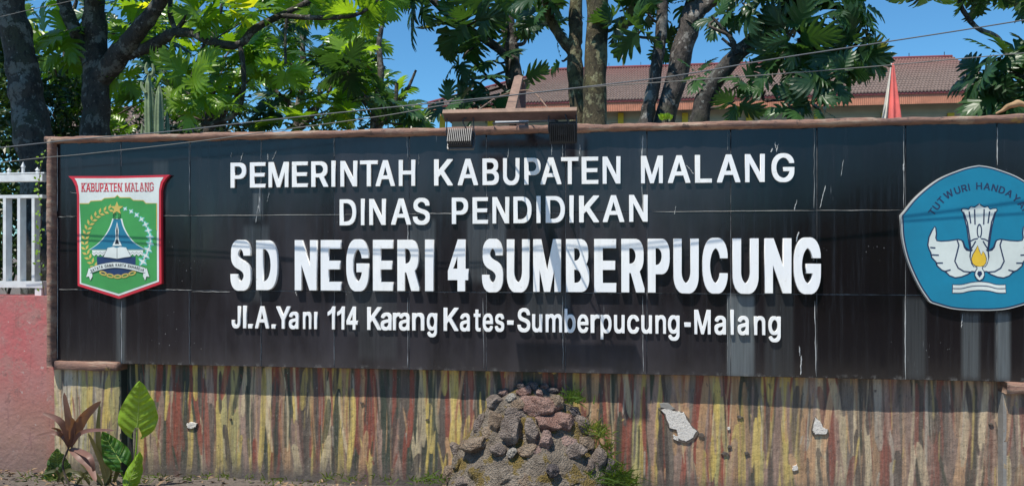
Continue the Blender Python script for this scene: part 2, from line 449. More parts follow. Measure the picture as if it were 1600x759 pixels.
# ------------------------------------------------------------------ the sign wall
XL, XR = WX(81), WX(1558) + 2 * (WX(1558) - WX(189)) / 11
PIT = (WX(1558) - WX(189)) / 11
XPL, XPR = WX(187), WX(1570)
wall = thing('sign_wall', 'long school sign wall of black tiles with white raised lettering above a stripe painted base', 'sign wall', (0, .1, 0))
V, F = box(XL, XR + .01, .005, .22, EYE - .58, 1.80); mesh('panel_body', V, F, MT['grout'], wall)
# lower wall body is behind the painted coats
V, F = join(box(XPL - .002, XPR + .002, .072, .22, -.1, EYE - .5805), box(XL - .004, XPL, .020, .22, -.1, EYE - .5805), box(XPR, XR, .020, .22, -.1, EYE - .5805))
mesh('base_body', V, F, MT['concrete'], wall)
o = paint_sheet('painted_face', XPL, XPR, -.05, EYE - .579, .064, wall); o['label'] = 'recessed base face brushed with red, yellow and green stripes'
o = paint_sheet('pier_face', WX(83), XPL, -.05, EYE - .579, .010, wall, .0015); o['label'] = 'left pier face with faded yellow and mauve strokes'
o = paint_sheet('pier_face', XPR, XR, -.05, EYE - .579, .010, wall, .0015)
V, F = join(box(XPL - .012, XPL + .0025, .0102, .07, -.05, EYE - .5795)); o = mesh('pier_side', V, F, simple('shaded_pier_side', (.035, .045, .035), .8, .5, 9, .003), wall)  # dark colour stands for shade on the pier's side face
V, F = join(box(XPR - .0025, XPR + .012, .0102, .07, -.05, EYE - .5795)); mesh('pier_side', V, F, MT['concrete'], wall)
# tiles, one object each
cols = [XL] + [WX(189) + PIT * k for k in range(13)] + [XR]
cols = [XL + .004] + [WX(189) + PIT * k for k in range(13)]
cols = [c for c in cols]
rows = [EYE - .58, EYE - .18, EYE + .22, EYE + .625]
rr = random.Random(3)
def rough_line(i): return .0018
for c0, c1 in zip(cols[:-1], cols[1:]):
    for r0, r1 in zip(rows[:-1], rows[1:]):
        gp = .0014
        x0, x1, z0, z1 = c0 + gp, c1 - gp, r0 + gp, r1 - gp
        if r0 == rows[0]: z0 = r0
        t = rr.uniform(-.0011, .0011); t2 = rr.uniform(-.0011, .0011); y = rr.uniform(-.0006, .0006); be = .0016
        V = [(x0, .012, z0), (x1, .012, z0), (x1, .012, z1), (x0, .012, z1),
             (x0, y + t + be, z0), (x1, y + t2 + be, z0), (x1, y - t + be, z1), (x0, y - t2 + be, z1),
             (x0 + be, y + t, z0 + be), (x1 - be, y + t2, z0 + be), (x1 - be, y - t, z1 - be), (x0 + be, y - t2, z1 - be)]
        F = []
        for a, b in ((0, 4), (4, 8)):
            for k in range(4): F.append((a + k, a + (k + 1) % 4, b + (k + 1) % 4, b + k))
        F.append((8, 9, 10, 11))
        mesh('tile', V, F, MT['tile'], wall)
# lime that has run out of some joints: thin crooked ridges on the tiles
V, F = [], []
def lime(px0, py0, px1, py1, w=.003, n=9, wob=.003):
    global V, F
    a, b = P(px0, py0), P(px1, py1)
    base = len(V)
    for i in range(n + 1):
        t = i / n; p = a.lerp(b, t); h = w * .62 * (.5 + .9 * rr.random()) * (1 if 0 < i < n else .3)
        dx = wob * (rr.random() - .5)
        d = (b - a).normalized(); s = Vector((d.z, 0, -d.x))
        V += [(p + s * (h + dx))[:], (p + s * dx + Vector((0, -.0022, 0)))[:], (p - s * (h - dx))[:]]
    for q in range(base, len(V)): V[q] = (V[q][0], V[q][1] - .0012, V[q][2])
    for i in range(n):
        k = base + i * 3
        F += [(k, k + 1, k + 4, k + 3), (k + 1, k + 2, k + 5, k + 4)]
for a in [(296, 218, 296, 330, .002), (189, 225, 190, 260, .002), (406, 285, 405, 335, .004), (408, 218, 408, 330, .0016), (636, 205, 637, 248, .002),
          (637, 340, 638, 385, .0025), (879, 226, 879, 248, .002), (1004, 212, 1003, 258, .0042), (1003, 262, 1004, 330, .002), (1272, 200, 1272, 325, .0015), (1412, 195, 1412, 325, .002),
          (1412, 255, 1412, 268, .005), (1558, 200, 1558, 258, .0028), (1414, 462, 1415, 592, .003), (1273, 470, 1275, 588, .0026), (1252, 555, 1251, 585, .0045), (1249, 540, 1250, 556, .003),
          (522, 215, 522, 245, .002), (522, 470, 522, 570, .0016), (408, 462, 408, 570, .0016), (296, 455, 296, 568, .0012), (637, 465, 637, 574, .0022), (755, 465, 756, 575, .002),
          (879, 462, 880, 578, .0022), (1004, 462, 1005, 580, .0028), (1137, 205, 1137, 235, .0012), (1245, 312, 1241, 330, .003), (1248, 362, 1244, 378, .005),
          (90, 230, 90, 330, .0028), (90, 340, 90, 560, .0022), (1314, 275, 1318, 250, .0015), (1290, 290, 1281, 325, .003), (1056, 322, 1054, 335, .002), (655, 240, 654, 258, .0015),
          (380, 238, 376, 252, .003), (432, 236, 426, 250, .003), (418, 240, 419, 250, .0035), (362, 238, 361, 246, .002), (404, 320, 400, 348, .003), (421, 300, 418, 315, .0025),
          (906, 226, 906, 244, .0035), (862, 225, 862, 243, .0025), (1072, 258, 1084, 272, .003), (1207, 232, 1205, 238, .005), (1216, 225, 1213, 238, .004), (1211, 222, 1212, 232, .003),
          (190, 470, 190, 568, .003), (1137, 462, 1137, 585, .0015), (462, 455, 464, 462, .003), (1504, 490, 1502, 512, .003), (795, 232, 793, 248, .002),
          (110, 300, 148, 308, .0009), (90, 339, 120, 338, .0014), (255, 337, 296, 337, .0014), (296, 337, 560, 335, .0013), (640, 334, 720, 333, .0015),
          (1020, 331, 1272, 329, .0015), (1272, 329, 1405, 328, .0014), (300, 455, 360, 456, .0013), (90, 452, 122, 452, .0012), (258, 452, 300, 453, .0014)]:
    lime(*a, **{})
mesh('lime_crust', V, F, simple('lime_crust', (.5, .51, .5), .9, .3, 50, .001), wall, kind='stuff')
# coping, frame post and ledges: rough hand-trowelled cement
def rough_bar(name, p0, p1, hy, hz, amp, mat, parent, seg=14, step=.02, seed=0, sq=.55):
    L = (p1 - p0).length; n = max(3, int(L / step)); d = (p1 - p0).normalized()
    up = Vector((0, 0, 1)) if abs(d.z) < .7 else Vector((1, 0, 0)); s = Vector((0, 1, 0))
    V, F = [], []
    for i in range(n + 1):
        c = p0.lerp(p1, i / n)
        wob = 1 + .10 * mnoise.noise((c.x * 2.1 + seed, c.z * 2.1, 1))
        for k in range(seg):
            th = 2 * math.pi * k / seg
            ca, sa = math.cos(th), math.sin(th)
            sx = math.copysign(abs(ca) ** sq, ca); sz = math.copysign(abs(sa) ** sq, sa)
            p = c + s * (sx * hy) + up * (sz * hz * wob)
            nn = mnoise.noise(p * 9 + Vector((seed, 0, 0))) + .6 * mnoise.noise(p * 23) + .45 * mnoise.noise(p * 55)
            V.append(p + (s * sx + up * sz) * amp * nn)
    for i in range(n):
        for k in range(seg):
            F.append((i * seg + k, i * seg + (k + 1) % seg, (i + 1) * seg + (k + 1) % seg, (i + 1) * seg + k))
    F.append(tuple(range(seg))); F.append(tuple(n * seg + k for k in range(seg)))
    return mesh(name, V, F, mat, parent, smooth=True)
rough_bar('coping', Vector((WX(70, -.04) - .005, .07, EYE + .638)), Vector((XR, .07, EYE + .638)), .112, .021, .006, MT['coping'], wall, seg=18)
pp = WX(75, -.045)
rough_bar('frame_post', Vector((pp, .03, EYE - .60)), Vector((pp, .03, EYE + .640)), .075, .0185, .004, MT['coping'], wall)
V, F = box(pp + .012, XL + .006, -.012, .1, EYE - .56, EYE + .60); mesh('post_shade_strip', V, F, simple('post_side_shade', (.045, .04, .04), .9, .4, 12, .002), wall)  # dark strip painting the shaded side of the frame post
rough_bar('ledge', Vector((WX(85, -.03), .02, EYE - .592)), Vector((XPL + .004, .02, EYE - .592)), .052, .024, .003, MT['coping'], wall, sq=.16)
rough_bar('ledge', Vector((XPR - .004, .02, EYE - .605)), Vector((XR, .02, EYE - .605)), .052, .026, .003, MT['coping'], wall, sq=.16)

# broken plaster on the painted base
MT['dent'] = simple('dark_dent', (.13, .105, .085), .95, .4, 60, .003)  # dark tone shared by the dents and the painted patch edge
m = M('broken_white_plaster', .95)
pv = m.voro(190); m.col(m.mix(m.rng(pv, .15, .42), (.30, .27, .23), (.66, .62, .56))); m.bump(m.noise(120, 4, .8), .004, 1.0); MT['chip'] = m.m
def chip(pts, Y=.06, depth=.0036, mat=None, name='plaster_patch'):
    """irregular broken area; jagged outline, domed rough relief"""
    c = Vector((sum(p[0] for p in pts) / len(pts), 0, sum(p[1] for p in pts) / len(pts)))
    out = []
    for i in range(len(pts)):
        a, b = pts[i], pts[(i + 1) % len(pts)]
        for k in range(4):
            t = k / 4; x = a[0] * (1 - t) + b[0] * t; z = a[1] * (1 - t) + b[1] * t
            out.append((x + rr.uniform(-1, 1) * .8, z + rr.uniform(-1, 1) * .8))
    V, F = [], []
    rings = [1.0, .97, .8, .55, .3]
    for ri, s in enumerate(rings):
        for (x, z) in out:
            q = P(c.x + (x - c.x) * s, c.z + (z - c.z) * s, Y)
            dy = 0.006 if ri == 0 else -depth * (.35 + .65 * (mnoise.noise(q * 60) * .5 + .5)) - .002
            V.append((q.x, q.y + dy, q.z))
    if mat is None and name == 'plaster_patch' and depth > .0034:
        e_ = [(c.x + (x - c.x) * 1.13 + 1.5 * mnoise.noise((x * .3, z * .3, 0)), c.z + (z - c.z) * 1.10 + .8 + 2.5 * mnoise.noise((x * .25, z * .25, 4))) for x, z in pts]
        chip(e_, depth=.0006, mat=MT['dent'], name='shaded_broken_edge')  # dark rim round the patch, painted as its edge shadow
    n = len(out)
    for ri in range(len(rings) - 1):
        for k in range(n): F.append((ri * n + k, ri * n + (k + 1) % n, (ri + 1) * n + (k + 1) % n, (ri + 1) * n + k))
    F.append(tuple((len(rings) - 1) * n + k for k in range(n)))
    return mesh(name, V, F, mat or MT['chip'], wall)
Z = lambda pts, ox, oy, k: [(ox + x / k, oy + y / k) for x, y in pts]
o = chip(Z([(275, 300), (300, 325), (330, 410), (370, 420), (385, 480), (430, 495), (470, 470), (492, 432), (450, 390), (415, 320), (350, 310), (310, 292)], 960, 560, 3.815)); o['label'] = 'large white patch of broken plaster'
o = chip(Z([(270, 262), (318, 262), (365, 300), (320, 300), (272, 290)], 960, 560, 3.815), mat=MT['concrete'], depth=.004)
chip(Z([(353, 452), (385, 465), (380, 490), (350, 475)], 960, 560, 3.815), depth=.004)
chip(Z([(1198, 345), (1235, 385), (1240, 405), (1272, 420), (1262, 450), (1195, 448), (1180, 425)], 960, 560, 3.815))
chip(Z([(1062, 640), (1090, 630), (1095, 660), (1062, 666)], 960, 560, 3.815), depth=.003)
chip(Z([(672, 405), (690, 408), (688, 422), (674, 420)], 960, 560, 3.815), depth=.003)
chip([(292, 661), (298, 659), (308, 661), (306, 666), (300, 669), (293, 667)], depth=.004)
for px, py, r in [(1155, 651, 5), (1133, 708, 6), (1166, 707, 4), (1095, 679, 6), (1140, 697, 4), (1549, 662, 3), (360, 655, 2), (565, 629, 3), (668, 655, 3)]:
    chip([(px + r * math.cos(a) * rr.uniform(.6, 1.2), py + .6 * r * math.sin(a) * rr.uniform(.6, 1.2)) for a in [i * math.pi / 3 for i in range(6)]], depth=.004, mat=MT['dent'], name='dent')

# ------------------------------------------------------------------ raised lettering
GLYPHS = {
"b": {
"-": "0,150 190,150 190,240 0,240",
".": "0,0 105,0 105,95 0,95",
"1": "150,0 250,0 250,511 165,511 110,440 0,385 0,300 80,325 150,370",
"4": "215,0 315,0 315,110 385,110 385,200 315,200 315,511 220,511 0,200 0,110 215,110;110,200 215,200 215,345",
"A": "294,519 183,519 1,19 -1,-10 103,-10 152,132 327,132 377,-10 481,-10 479,17;239,385 299,209 180,209",
"B": "368,488 334,507 284,518 42,519 42,-10 284,-10 319,-6 352,3 380,17 406,39 419,57 431,86 436,116 436,158 430,192 420,215 404,237 378,258 359,266 382,281 393,292 409,318 416,351 416,397 409,431 399,453 387,470;305,197 325,174 337,139 331,114 312,89 292,77 262,69 143,67 143,221 250,220 278,213;288,425 307,404 317,377 317,365 312,348 293,321 269,305 243,297 143,295 143,442 242,441 266,436",
"C": "420,482 383,505 330,522 287,526 211,523 168,512 120,486 84,453 62,423 41,380 25,315 22,237 26,187 38,137 61,87 86,53 131,15 167,-3 209,-14 241,-17 298,-17 326,-14 372,-1 412,21 440,45 467,81 486,126 491,149 491,170 390,170 382,143 367,117 346,95 327,82 296,69 272,64 256,65 227,73 190,94 160,125 136,170 123,227 122,270 126,302 136,339 151,370 169,395 189,414 214,430 240,440 265,445 283,443 315,433 338,420 362,398 373,383 384,361 390,338 491,338 489,370 475,412 451,451",
"D": "389,477 353,498 318,510 289,516 249,519 42,519 42,-10 252,-10 308,-3 348,10 375,24 408,49 430,73 453,111 473,171 480,242 477,315 468,359 450,405 425,443;316,409 339,387 355,364 368,335 379,287 381,245 376,205 366,170 354,144 339,123 315,100 273,78 225,68 143,67 143,442 243,439 285,427",
"E": "390,519 42,519 42,-10 393,-10 393,67 143,67 143,219 373,219 373,296 143,296 143,442 390,442",
"G": "420,481 379,506 328,522 284,526 209,523 164,511 126,491 83,453 62,424 41,381 25,315 22,237 29,169 42,125 60,88 74,67 98,40 132,14 167,-3 209,-14 296,-17 339,-12 380,1 411,18 438,40 469,80 483,110 493,148 496,177 496,266 265,266 265,189 395,189 385,146 362,109 329,82 302,70 274,64 252,66 223,75 189,95 170,113 151,139 136,170 123,227 122,270 126,302 136,339 147,363 167,393 186,412 208,427 242,441 264,445 282,443 313,433 335,420 368,386 382,361 390,339 492,339 491,367 473,417 453,448",
"H": "475,519 374,519 374,299 143,299 143,519 42,519 42,-10 143,-10 143,222 374,222 374,-10 475,-10",
"I": "0,0 100,0 100,511 0,511",
"J": "354,519 254,519 254,149 251,124 245,106 225,79 201,65 179,62 154,72 140,83 128,99 118,126 116,183 15,183 16,111 25,71 34,52 49,31 71,11 87,1 111,-9 144,-16 209,-17 244,-13 281,0 300,12 325,36 335,51 350,90 354,120",
"K": "466,519 345,519 143,297 143,519 42,519 42,-10 143,-10 143,158 195,213 354,-10 466,-10 466,12 269,286 466,498",
"L": "143,519 42,519 42,-10 379,-10 379,67 143,67",
"M": "586,519 458,519 334,198 315,141 294,202 170,519 42,519 42,-10 140,-10 140,313 268,-10 360,-10 486,312 486,-10 586,-10",
"N": "481,519 381,519 381,161 156,517 42,519 42,-10 143,-10 142,349 367,-8 481,-10",
"P": "374,482 338,504 288,517 42,519 42,-10 143,-10 143,176 274,176 308,181 337,190 364,205 380,218 399,240 414,268 423,297 427,333 426,378 422,403 412,432 393,463;294,419 306,407 319,384 326,354 325,334 318,309 301,282 280,266 249,255 218,252 143,252 143,442 239,441 271,433",
"R": "376,483 333,507 290,517 42,519 42,-10 143,-10 143,188 230,187 335,-10 446,-10 446,11 341,201 378,224 402,250 417,279 426,315 427,380 419,420 402,455;293,422 314,399 326,364 327,349 323,327 309,299 287,280 254,268 230,265 143,265 143,442 241,441 273,433",
"S": "369,487 330,510 290,522 246,526 177,524 140,516 105,501 77,481 50,448 36,410 34,352 42,316 61,286 92,260 127,242 237,210 288,190 317,166 327,141 324,124 317,109 294,84 254,65 220,60 175,72 149,89 136,104 128,119 122,147 20,147 24,98 39,60 62,30 93,7 127,-8 168,-17 255,-19 293,-15 327,-6 363,12 396,41 409,60 417,76 425,106 426,164 417,200 398,229 367,255 330,274 296,286 219,306 172,325 146,346 134,371 136,388 142,402 161,424 192,441 225,448 261,440 292,422 309,402 316,386 319,368 419,368 418,403 409,435 394,461",
"T": "435,519 14,519 14,442 175,442 175,-10 275,-10 275,442 435,442",
"U": "475,519 375,519 375,185 371,153 355,116 334,92 304,73 268,63 231,67 194,84 179,96 163,115 146,153 142,182 142,519 42,519 44,132 53,97 66,70 84,45 120,14 161,-6 202,-16 221,-18 316,-16 351,-8 382,5 410,23 442,56 465,99 475,147",
"W": "687,519 585,519 493,156 398,519 288,519 194,156 101,518 -2,519 -2,498 137,-10 249,-10 342,338 437,-10 548,-10 686,491",
"Y": "473,519 363,519 268,365 237,309 109,519 -1,519 0,495 185,200 185,-10 286,-10 286,199 472,496",
"a": "311,366 280,383 251,391 230,394 156,394 115,386 86,374 62,358 39,333 23,302 25,280 80,264 118,264 129,284 149,303 170,314 196,320 216,315 234,305 248,289 257,262 254,250 236,240 150,229 88,216 55,201 31,180 19,160 14,142 12,121 14,73 28,36 59,4 97,-13 141,-19 198,-18 216,-15 237,-8 258,5 259,-10 355,-10 354,283 349,310 340,332 326,352;258,167 257,135 250,111 236,89 213,70 187,59 165,57 135,68 116,87 111,100 114,119 129,137 140,144 178,156",
"b": "341,364 306,384 265,394 179,392 159,386 132,369 132,519 35,519 35,-10 130,-10 131,10 161,-10 187,-17 278,-16 319,-2 343,14 365,36 390,78 401,111 408,157 408,220 401,266 389,301 366,339;262,302 288,273 302,241 310,196 307,158 294,116 278,91 253,69 235,61 218,58 200,63 180,74 162,91 151,107 138,139 133,162 131,199 134,223 142,252 151,271 164,289 187,308 206,316 226,318 245,312",
"c": "332,360 299,380 269,390 245,394 170,394 138,388 103,373 78,355 55,330 32,289 20,247 16,209 18,141 30,92 45,61 64,35 91,11 124,-7 157,-16 251,-17 276,-12 314,4 335,19 359,45 379,84 381,113 325,127 286,127 274,98 255,77 230,63 202,58 169,71 142,97 126,127 115,174 115,201 119,225 135,268 162,300 187,314 214,318 245,306 271,282 285,252 323,252 378,266 379,290 371,311 354,338",
"e": "329,359 293,381 256,392 169,394 140,389 109,377 82,359 54,329 36,298 21,252 16,208 18,140 29,94 45,60 62,37 91,11 125,-7 159,-16 257,-17 290,-10 318,2 343,19 366,44 383,79 383,101 328,115 287,115 276,92 258,74 229,60 204,58 167,72 142,94 124,125 116,155 116,159 389,159 389,224 380,279 361,322 349,339;249,301 265,285 276,268 288,231 117,231 126,259 138,279 156,298 169,307 190,316 207,319 229,313",
"g": "390,389 295,389 293,368 266,386 240,393 161,394 142,391 110,380 83,363 62,343 43,316 30,288 21,257 16,213 16,169 21,126 30,95 45,65 59,46 80,26 100,13 126,2 161,-5 245,-3 268,4 293,20 292,-17 280,-49 255,-72 228,-83 199,-86 173,-79 145,-62 120,-31 82,-31 34,-58 33,-81 36,-87 56,-113 85,-136 115,-150 155,-159 227,-161 265,-158 307,-147 330,-136 361,-110 375,-90 385,-65 390,-38;247,302 272,275 287,241 294,203 290,155 275,116 253,90 229,76 206,70 198,71 174,79 157,90 142,105 130,124 120,151 115,179 115,206 119,230 128,257 141,280 159,299 172,308 191,316 211,318 230,312",
"l": "0,0 100,0 100,511 0,511",
"m": "531,372 512,384 487,393 468,396 405,396 364,386 339,372 319,354 300,376 287,385 249,396 177,394 155,387 131,371 130,389 35,389 35,-10 132,-10 134,255 143,279 160,300 176,311 199,319 214,315 231,305 247,287 255,266 256,-10 353,-10 355,259 366,286 380,302 402,315 416,319 436,314 455,303 467,290 476,266 478,-10 575,-10 574,288 568,318 559,339 544,360",
"n": "331,367 298,386 262,394 180,392 148,381 131,369 130,389 35,389 35,-10 132,-10 132,232 135,250 148,280 164,298 185,311 209,318 229,313 251,299 266,280 276,252 278,-10 375,-10 374,278 369,305 361,327 347,350",
"p": "341,364 306,384 265,394 179,392 151,382 131,367 130,389 35,389 35,-153 132,-153 132,9 161,-10 187,-17 278,-16 306,-8 335,8 357,27 380,58 398,100 406,137 408,157 406,240 398,277 381,317 362,344;262,302 288,273 302,241 310,196 307,158 294,116 278,91 253,69 235,61 218,58 200,63 180,74 162,91 151,107 138,139 133,162 131,199 134,223 142,252 151,271 164,289 187,308 206,316 226,318 245,312",
"r": "261,394 178,394 152,387 131,374 130,389 35,389 35,-10 132,-10 132,240 136,258 154,288 183,308 208,315 224,312 261,312",
"s": "297,369 272,383 241,392 141,393 107,385 78,371 61,358 42,335 30,303 29,251 36,224 50,202 74,182 100,169 218,138 241,121 249,105 244,90 232,76 215,65 189,57 163,60 140,71 122,90 112,116 71,116 19,105 18,80 26,55 43,28 68,6 94,-7 128,-16 229,-17 265,-9 292,3 316,20 335,43 348,78 349,129 344,151 328,178 310,194 282,209 162,241 144,251 134,261 128,273 131,288 142,302 165,316 183,321 204,318 225,306 240,289 250,267 287,267 342,280 342,301 331,329 317,350",
"t": "144,481 47,481 47,389 -12,389 -12,317 47,317 47,70 53,42 64,22 85,2 117,-11 137,-14 212,-13 231,-8 231,14 220,64 168,62 152,73 146,86 144,317 222,317 222,389 144,389",
"u": "375,389 278,389 278,150 275,131 262,100 244,80 224,68 205,62 182,66 156,83 144,99 134,126 132,389 35,389 36,98 49,52 63,29 78,13 113,-7 150,-15 228,-13 263,-1 278,10 280,-10 375,-10",
"ı": "0,0 100,0 100,385 0,385"
},
"h": {
"4": "215,0 387,0 387,110 457,110 457,222 387,222 387,511 224,511 0,200 0,110 215,110;110,222 215,222 215,345",
"B": "397,497 363,516 313,527 13,528 13,-19 313,-19 335,-17 362,-12 393,-1 419,15 440,36 453,58 463,90 465,107 463,184 455,212 444,232 425,254 405,269 411,272 426,288 441,318 445,342 445,406 438,440 428,462 416,479;276,188 296,165 306,141 302,123 291,106 273,91 248,81 212,76 172,76 172,212 210,212 233,209 249,204;259,416 274,401 287,374 283,357 273,340 254,322 230,310 208,305 172,304 172,433 226,430 245,424",
"C": "449,491 412,514 359,531 316,535 198,534 158,527 117,511 76,483 47,452 21,410 1,352 -6,303 -6,205 0,161 19,103 44,60 57,44 86,17 109,2 138,-12 180,-23 212,-26 340,-25 381,-17 422,0 454,22 481,50 501,81 515,117 520,140 520,179 361,179 353,152 334,121 303,94 279,82 265,79 223,100 189,134 165,179 156,211 151,247 153,280 160,314 180,361 198,386 218,405 243,421 266,430 286,424 303,415 333,389 353,357 361,329 520,329 520,369 504,421 480,460",
"D": "418,486 382,507 364,514 339,521 300,527 13,528 13,-19 281,-19 321,-15 364,-4 399,12 428,32 459,64 482,102 502,162 509,233 507,314 497,368 479,414 454,452;287,400 310,378 326,355 339,326 345,305 352,254 347,214 337,179 315,138 292,114 274,101 257,92 227,82 172,76 172,433 207,431 240,424 274,409",
"E": "419,528 13,528 13,-19 422,-19 422,76 172,76 172,210 402,210 402,305 172,305 172,433 419,433",
"G": "449,490 408,515 357,531 313,535 195,534 156,527 112,509 76,484 46,452 17,402 0,348 -6,304 -6,205 0,160 20,100 45,58 83,19 103,5 133,-10 180,-23 213,-26 341,-25 387,-16 425,0 457,22 486,53 508,91 522,139 525,168 525,275 236,275 236,180 363,180 356,155 333,118 305,94 273,79 252,84 225,99 210,111 188,136 165,179 156,211 151,247 152,272 159,311 171,344 183,366 196,384 220,407 237,418 265,430 297,417 328,391 347,364 361,330 521,330 521,371 505,420 482,457",
"I": "0,0 172,0 172,511 0,511",
"M": "604,528 440,528 315,203 188,528 24,528 24,-19 158,-19 158,211 250,-19 378,-19 467,210 468,-19 604,-19",
"N": "505,528 357,528 357,247 178,528 18,528 18,-19 167,-19 167,260 345,-19 505,-19",
"P": "403,491 381,506 362,515 335,523 307,527 13,528 13,-19 172,-19 172,167 303,167 337,172 366,181 385,191 409,209 423,224 440,252 452,288 456,324 455,387 451,412 441,441 422,472;265,410 282,391 290,375 296,352 293,330 282,304 263,283 238,269 206,262 172,261 172,433 222,430 242,424",
"R": "405,492 384,506 362,516 309,527 13,528 13,-19 172,-19 172,179 201,178 306,-19 475,-19 475,20 378,196 414,221 433,244 450,282 456,315 456,389 448,429 431,464;264,413 285,390 297,355 294,336 283,312 268,296 243,282 212,275 172,274 172,433 224,430 244,424",
"S": "397,496 358,519 306,533 159,534 112,525 77,510 49,490 27,465 16,445 8,419 6,343 14,307 28,283 54,258 99,233 137,220 209,201 260,181 284,163 297,141 289,118 271,97 243,80 223,74 195,85 172,103 156,128 150,156 -8,156 -8,115 0,75 18,40 34,21 51,7 93,-15 140,-26 164,-28 298,-27 339,-20 383,-2 406,14 430,40 445,67 454,104 453,181 445,209 430,233 401,260 365,280 324,295 247,315 200,334 174,355 164,373 170,393 189,415 206,426 227,433 253,421 274,403 286,383 291,359 447,359 446,412 439,439 422,470",
"U": "504,528 346,528 346,194 344,172 336,144 318,114 290,90 261,77 233,87 205,108 187,132 178,152 173,172 171,191 171,528 13,528 14,131 21,97 31,72 55,36 76,16 119,-10 141,-18 173,-25 326,-27 369,-20 409,-5 439,14 463,37 479,59 492,85 499,107 504,138",
"l": "0,0 172,0 172,511 0,511",
"1": "150,0 322,0 322,511 165,511 110,440 0,385 0,300 80,325 150,370"
}
}

def contours(ch, st):
    return [[tuple(float(v) for v in p.split(',')) for p in l.split()] for l in GLYPHS[st][ch].split(';')]
def curve_mesh(name, loops, extr, bevel=0):
    """closed loops in (x, z) metres, holes allowed -> solid standing off the wall along -y"""
    cu = bpy.data.curves.new('c', 'CURVE'); cu.dimensions = '2D'; cu.fill_mode = 'BOTH'; cu.extrude = extr / 2
    if bevel: cu.bevel_depth = bevel; cu.bevel_resolution = 0; cu.offset = -bevel; cu.extrude = extr / 2 - bevel
    for l in loops:
        s = cu.splines.new('POLY'); s.points.add(len(l) - 1); s.use_cyclic_u = True
        for p, q in zip(s.points, l): p.co = (q[0], q[1], 0, 1)
    ob = bpy.data.objects.new('c', cu)
    COL.objects.link(ob); dg = bpy.context.evaluated_depsgraph_get()
    me = bpy.data.meshes.new_from_object(ob.evaluated_get(dg)); me.name = name
    bpy.data.objects.remove(ob); bpy.data.curves.remove(cu)
    n = len(me.vertices); co = np.empty(n * 3); me.vertices.foreach_get('co', co); co = co.reshape(-1, 3)
    new = np.stack([co[:, 0], -co[:, 2] - extr / 2, co[:, 1]], 1)
    me.vertices.foreach_set('co', new.ravel()); me.materials.clear(); me.update()
    return me
def plate(name, pts, y, th, mat, parent, loc=None):
    """flat raised piece: world (x, z) loops, back face at y, thickness th towards the viewer"""
    loops = pts if hasattr(pts[0][0], '__len__') else [pts]
    me = curve_mesh(name, loops, th)
    b = Vector(parent['org'])
    me.transform(Matrix.Translation(Vector((-b.x, y - b.y, -b.z))))
    return link_mesh(name, me, mat, parent)
def letter(ch, st, px0, px1, cap_px, base_px, thick, parent, y=.0, mat=None, name='letter'):
    c = contours(ch, st)
    xs_ = [p[0] for l in c for p in l]; gx0, gx1 = min(xs_), max(xs_)
    yb = 11 if st == 'b' else 19
    if ch in 'Il14.-ı': yb = 0
    cap = 511 if ch in 'Il14.-ı' else (531 - 3 if st == 'b' else 529)
    x0, x1 = WX(px0), WX(px1)
    zb = P((px0 + px1) / 2, base_px).z; H = P((px0 + px1) / 2, cap_px).z - zb
    k = (x1 - x0) / (gx1 - gx0); kz = H / 511.0 * (511.0 / (cap + yb if yb else cap))
    loops = [[(x0 + (p[0] - gx0) * k, zb + (p[1] + (yb if yb else 0)) * kz) for p in l] for l in c]
    loops = [[q for q in l] for l in loops]
    # local origin at the letter's foot
    me = curve_mesh('letter', [[(q[0] - x0, q[1] - zb) for q in l] for l in loops], thick, .0007 if thick > .008 else 0)
    o = link_mesh(name, me, mat or MT['letter'], parent)
    o.location = Vector((x0, y, zb)) - Vector(parent['org'])
    o['org'] = (x0, y, zb)
    return o
def row(spec, st, top, bot, thick):
    """top / bot: ((px, py), (px, py)) lines of capital tops and baselines"""
    L = lambda ln, px: ln[0][1] + (ln[1][1] - ln[0][1]) * (px - ln[0][0]) / (ln[1][0] - ln[0][0])
    for ch, a, b in spec:
        m_ = (a + b) / 2
        letter(ch, st, a, b, L(top, m_), L(bot, m_), thick, wall, y=-.0012 - (.001 if st == 'h' else 0))
row([('P', 361.8, 386), ('E', 392, 416), ('M', 421, 452), ('E', 457.6, 482), ('R', 487.6, 514), ('I', 519, 525), ('N', 533, 559), ('T', 563.6, 591), ('A', 588, 618), ('H', 624, 649.5),
     ('K', 679, 708), ('A', 716, 747.6), ('B', 754.5, 780), ('U', 786.5, 812), ('P', 819.6, 845), ('A', 845, 877.5), ('T', 877, 904), ('E', 909, 935), ('N', 941.7, 969.5),
     ('M', 1001.5, 1035.6), ('A', 1043.5, 1078.5), ('L', 1085.6, 1112), ('A', 1120, 1156.4), ('N', 1163.7, 1194.4), ('G', 1205, 1240.5)], 'b', ((374, 254), (1223, 239.8)), ((374, 293.8), (1223, 284.6)), .011)
row([('D', 531.8, 557.6), ('I', 565, 570.5), ('N', 578, 603.6), ('A', 612, 643), ('S', 646, 672.4), ('P', 706.7, 732), ('E', 739, 763), ('N', 770, 796), ('D', 802.7, 831), ('I', 838.6, 845),
     ('D', 853, 883), ('I', 890, 896.5), ('K', 905, 936), ('A', 942, 975.5), ('N', 983, 1012)], 'b', ((545, 311), (997, 304)), ((545, 352.3), (997, 346.7)), .011)
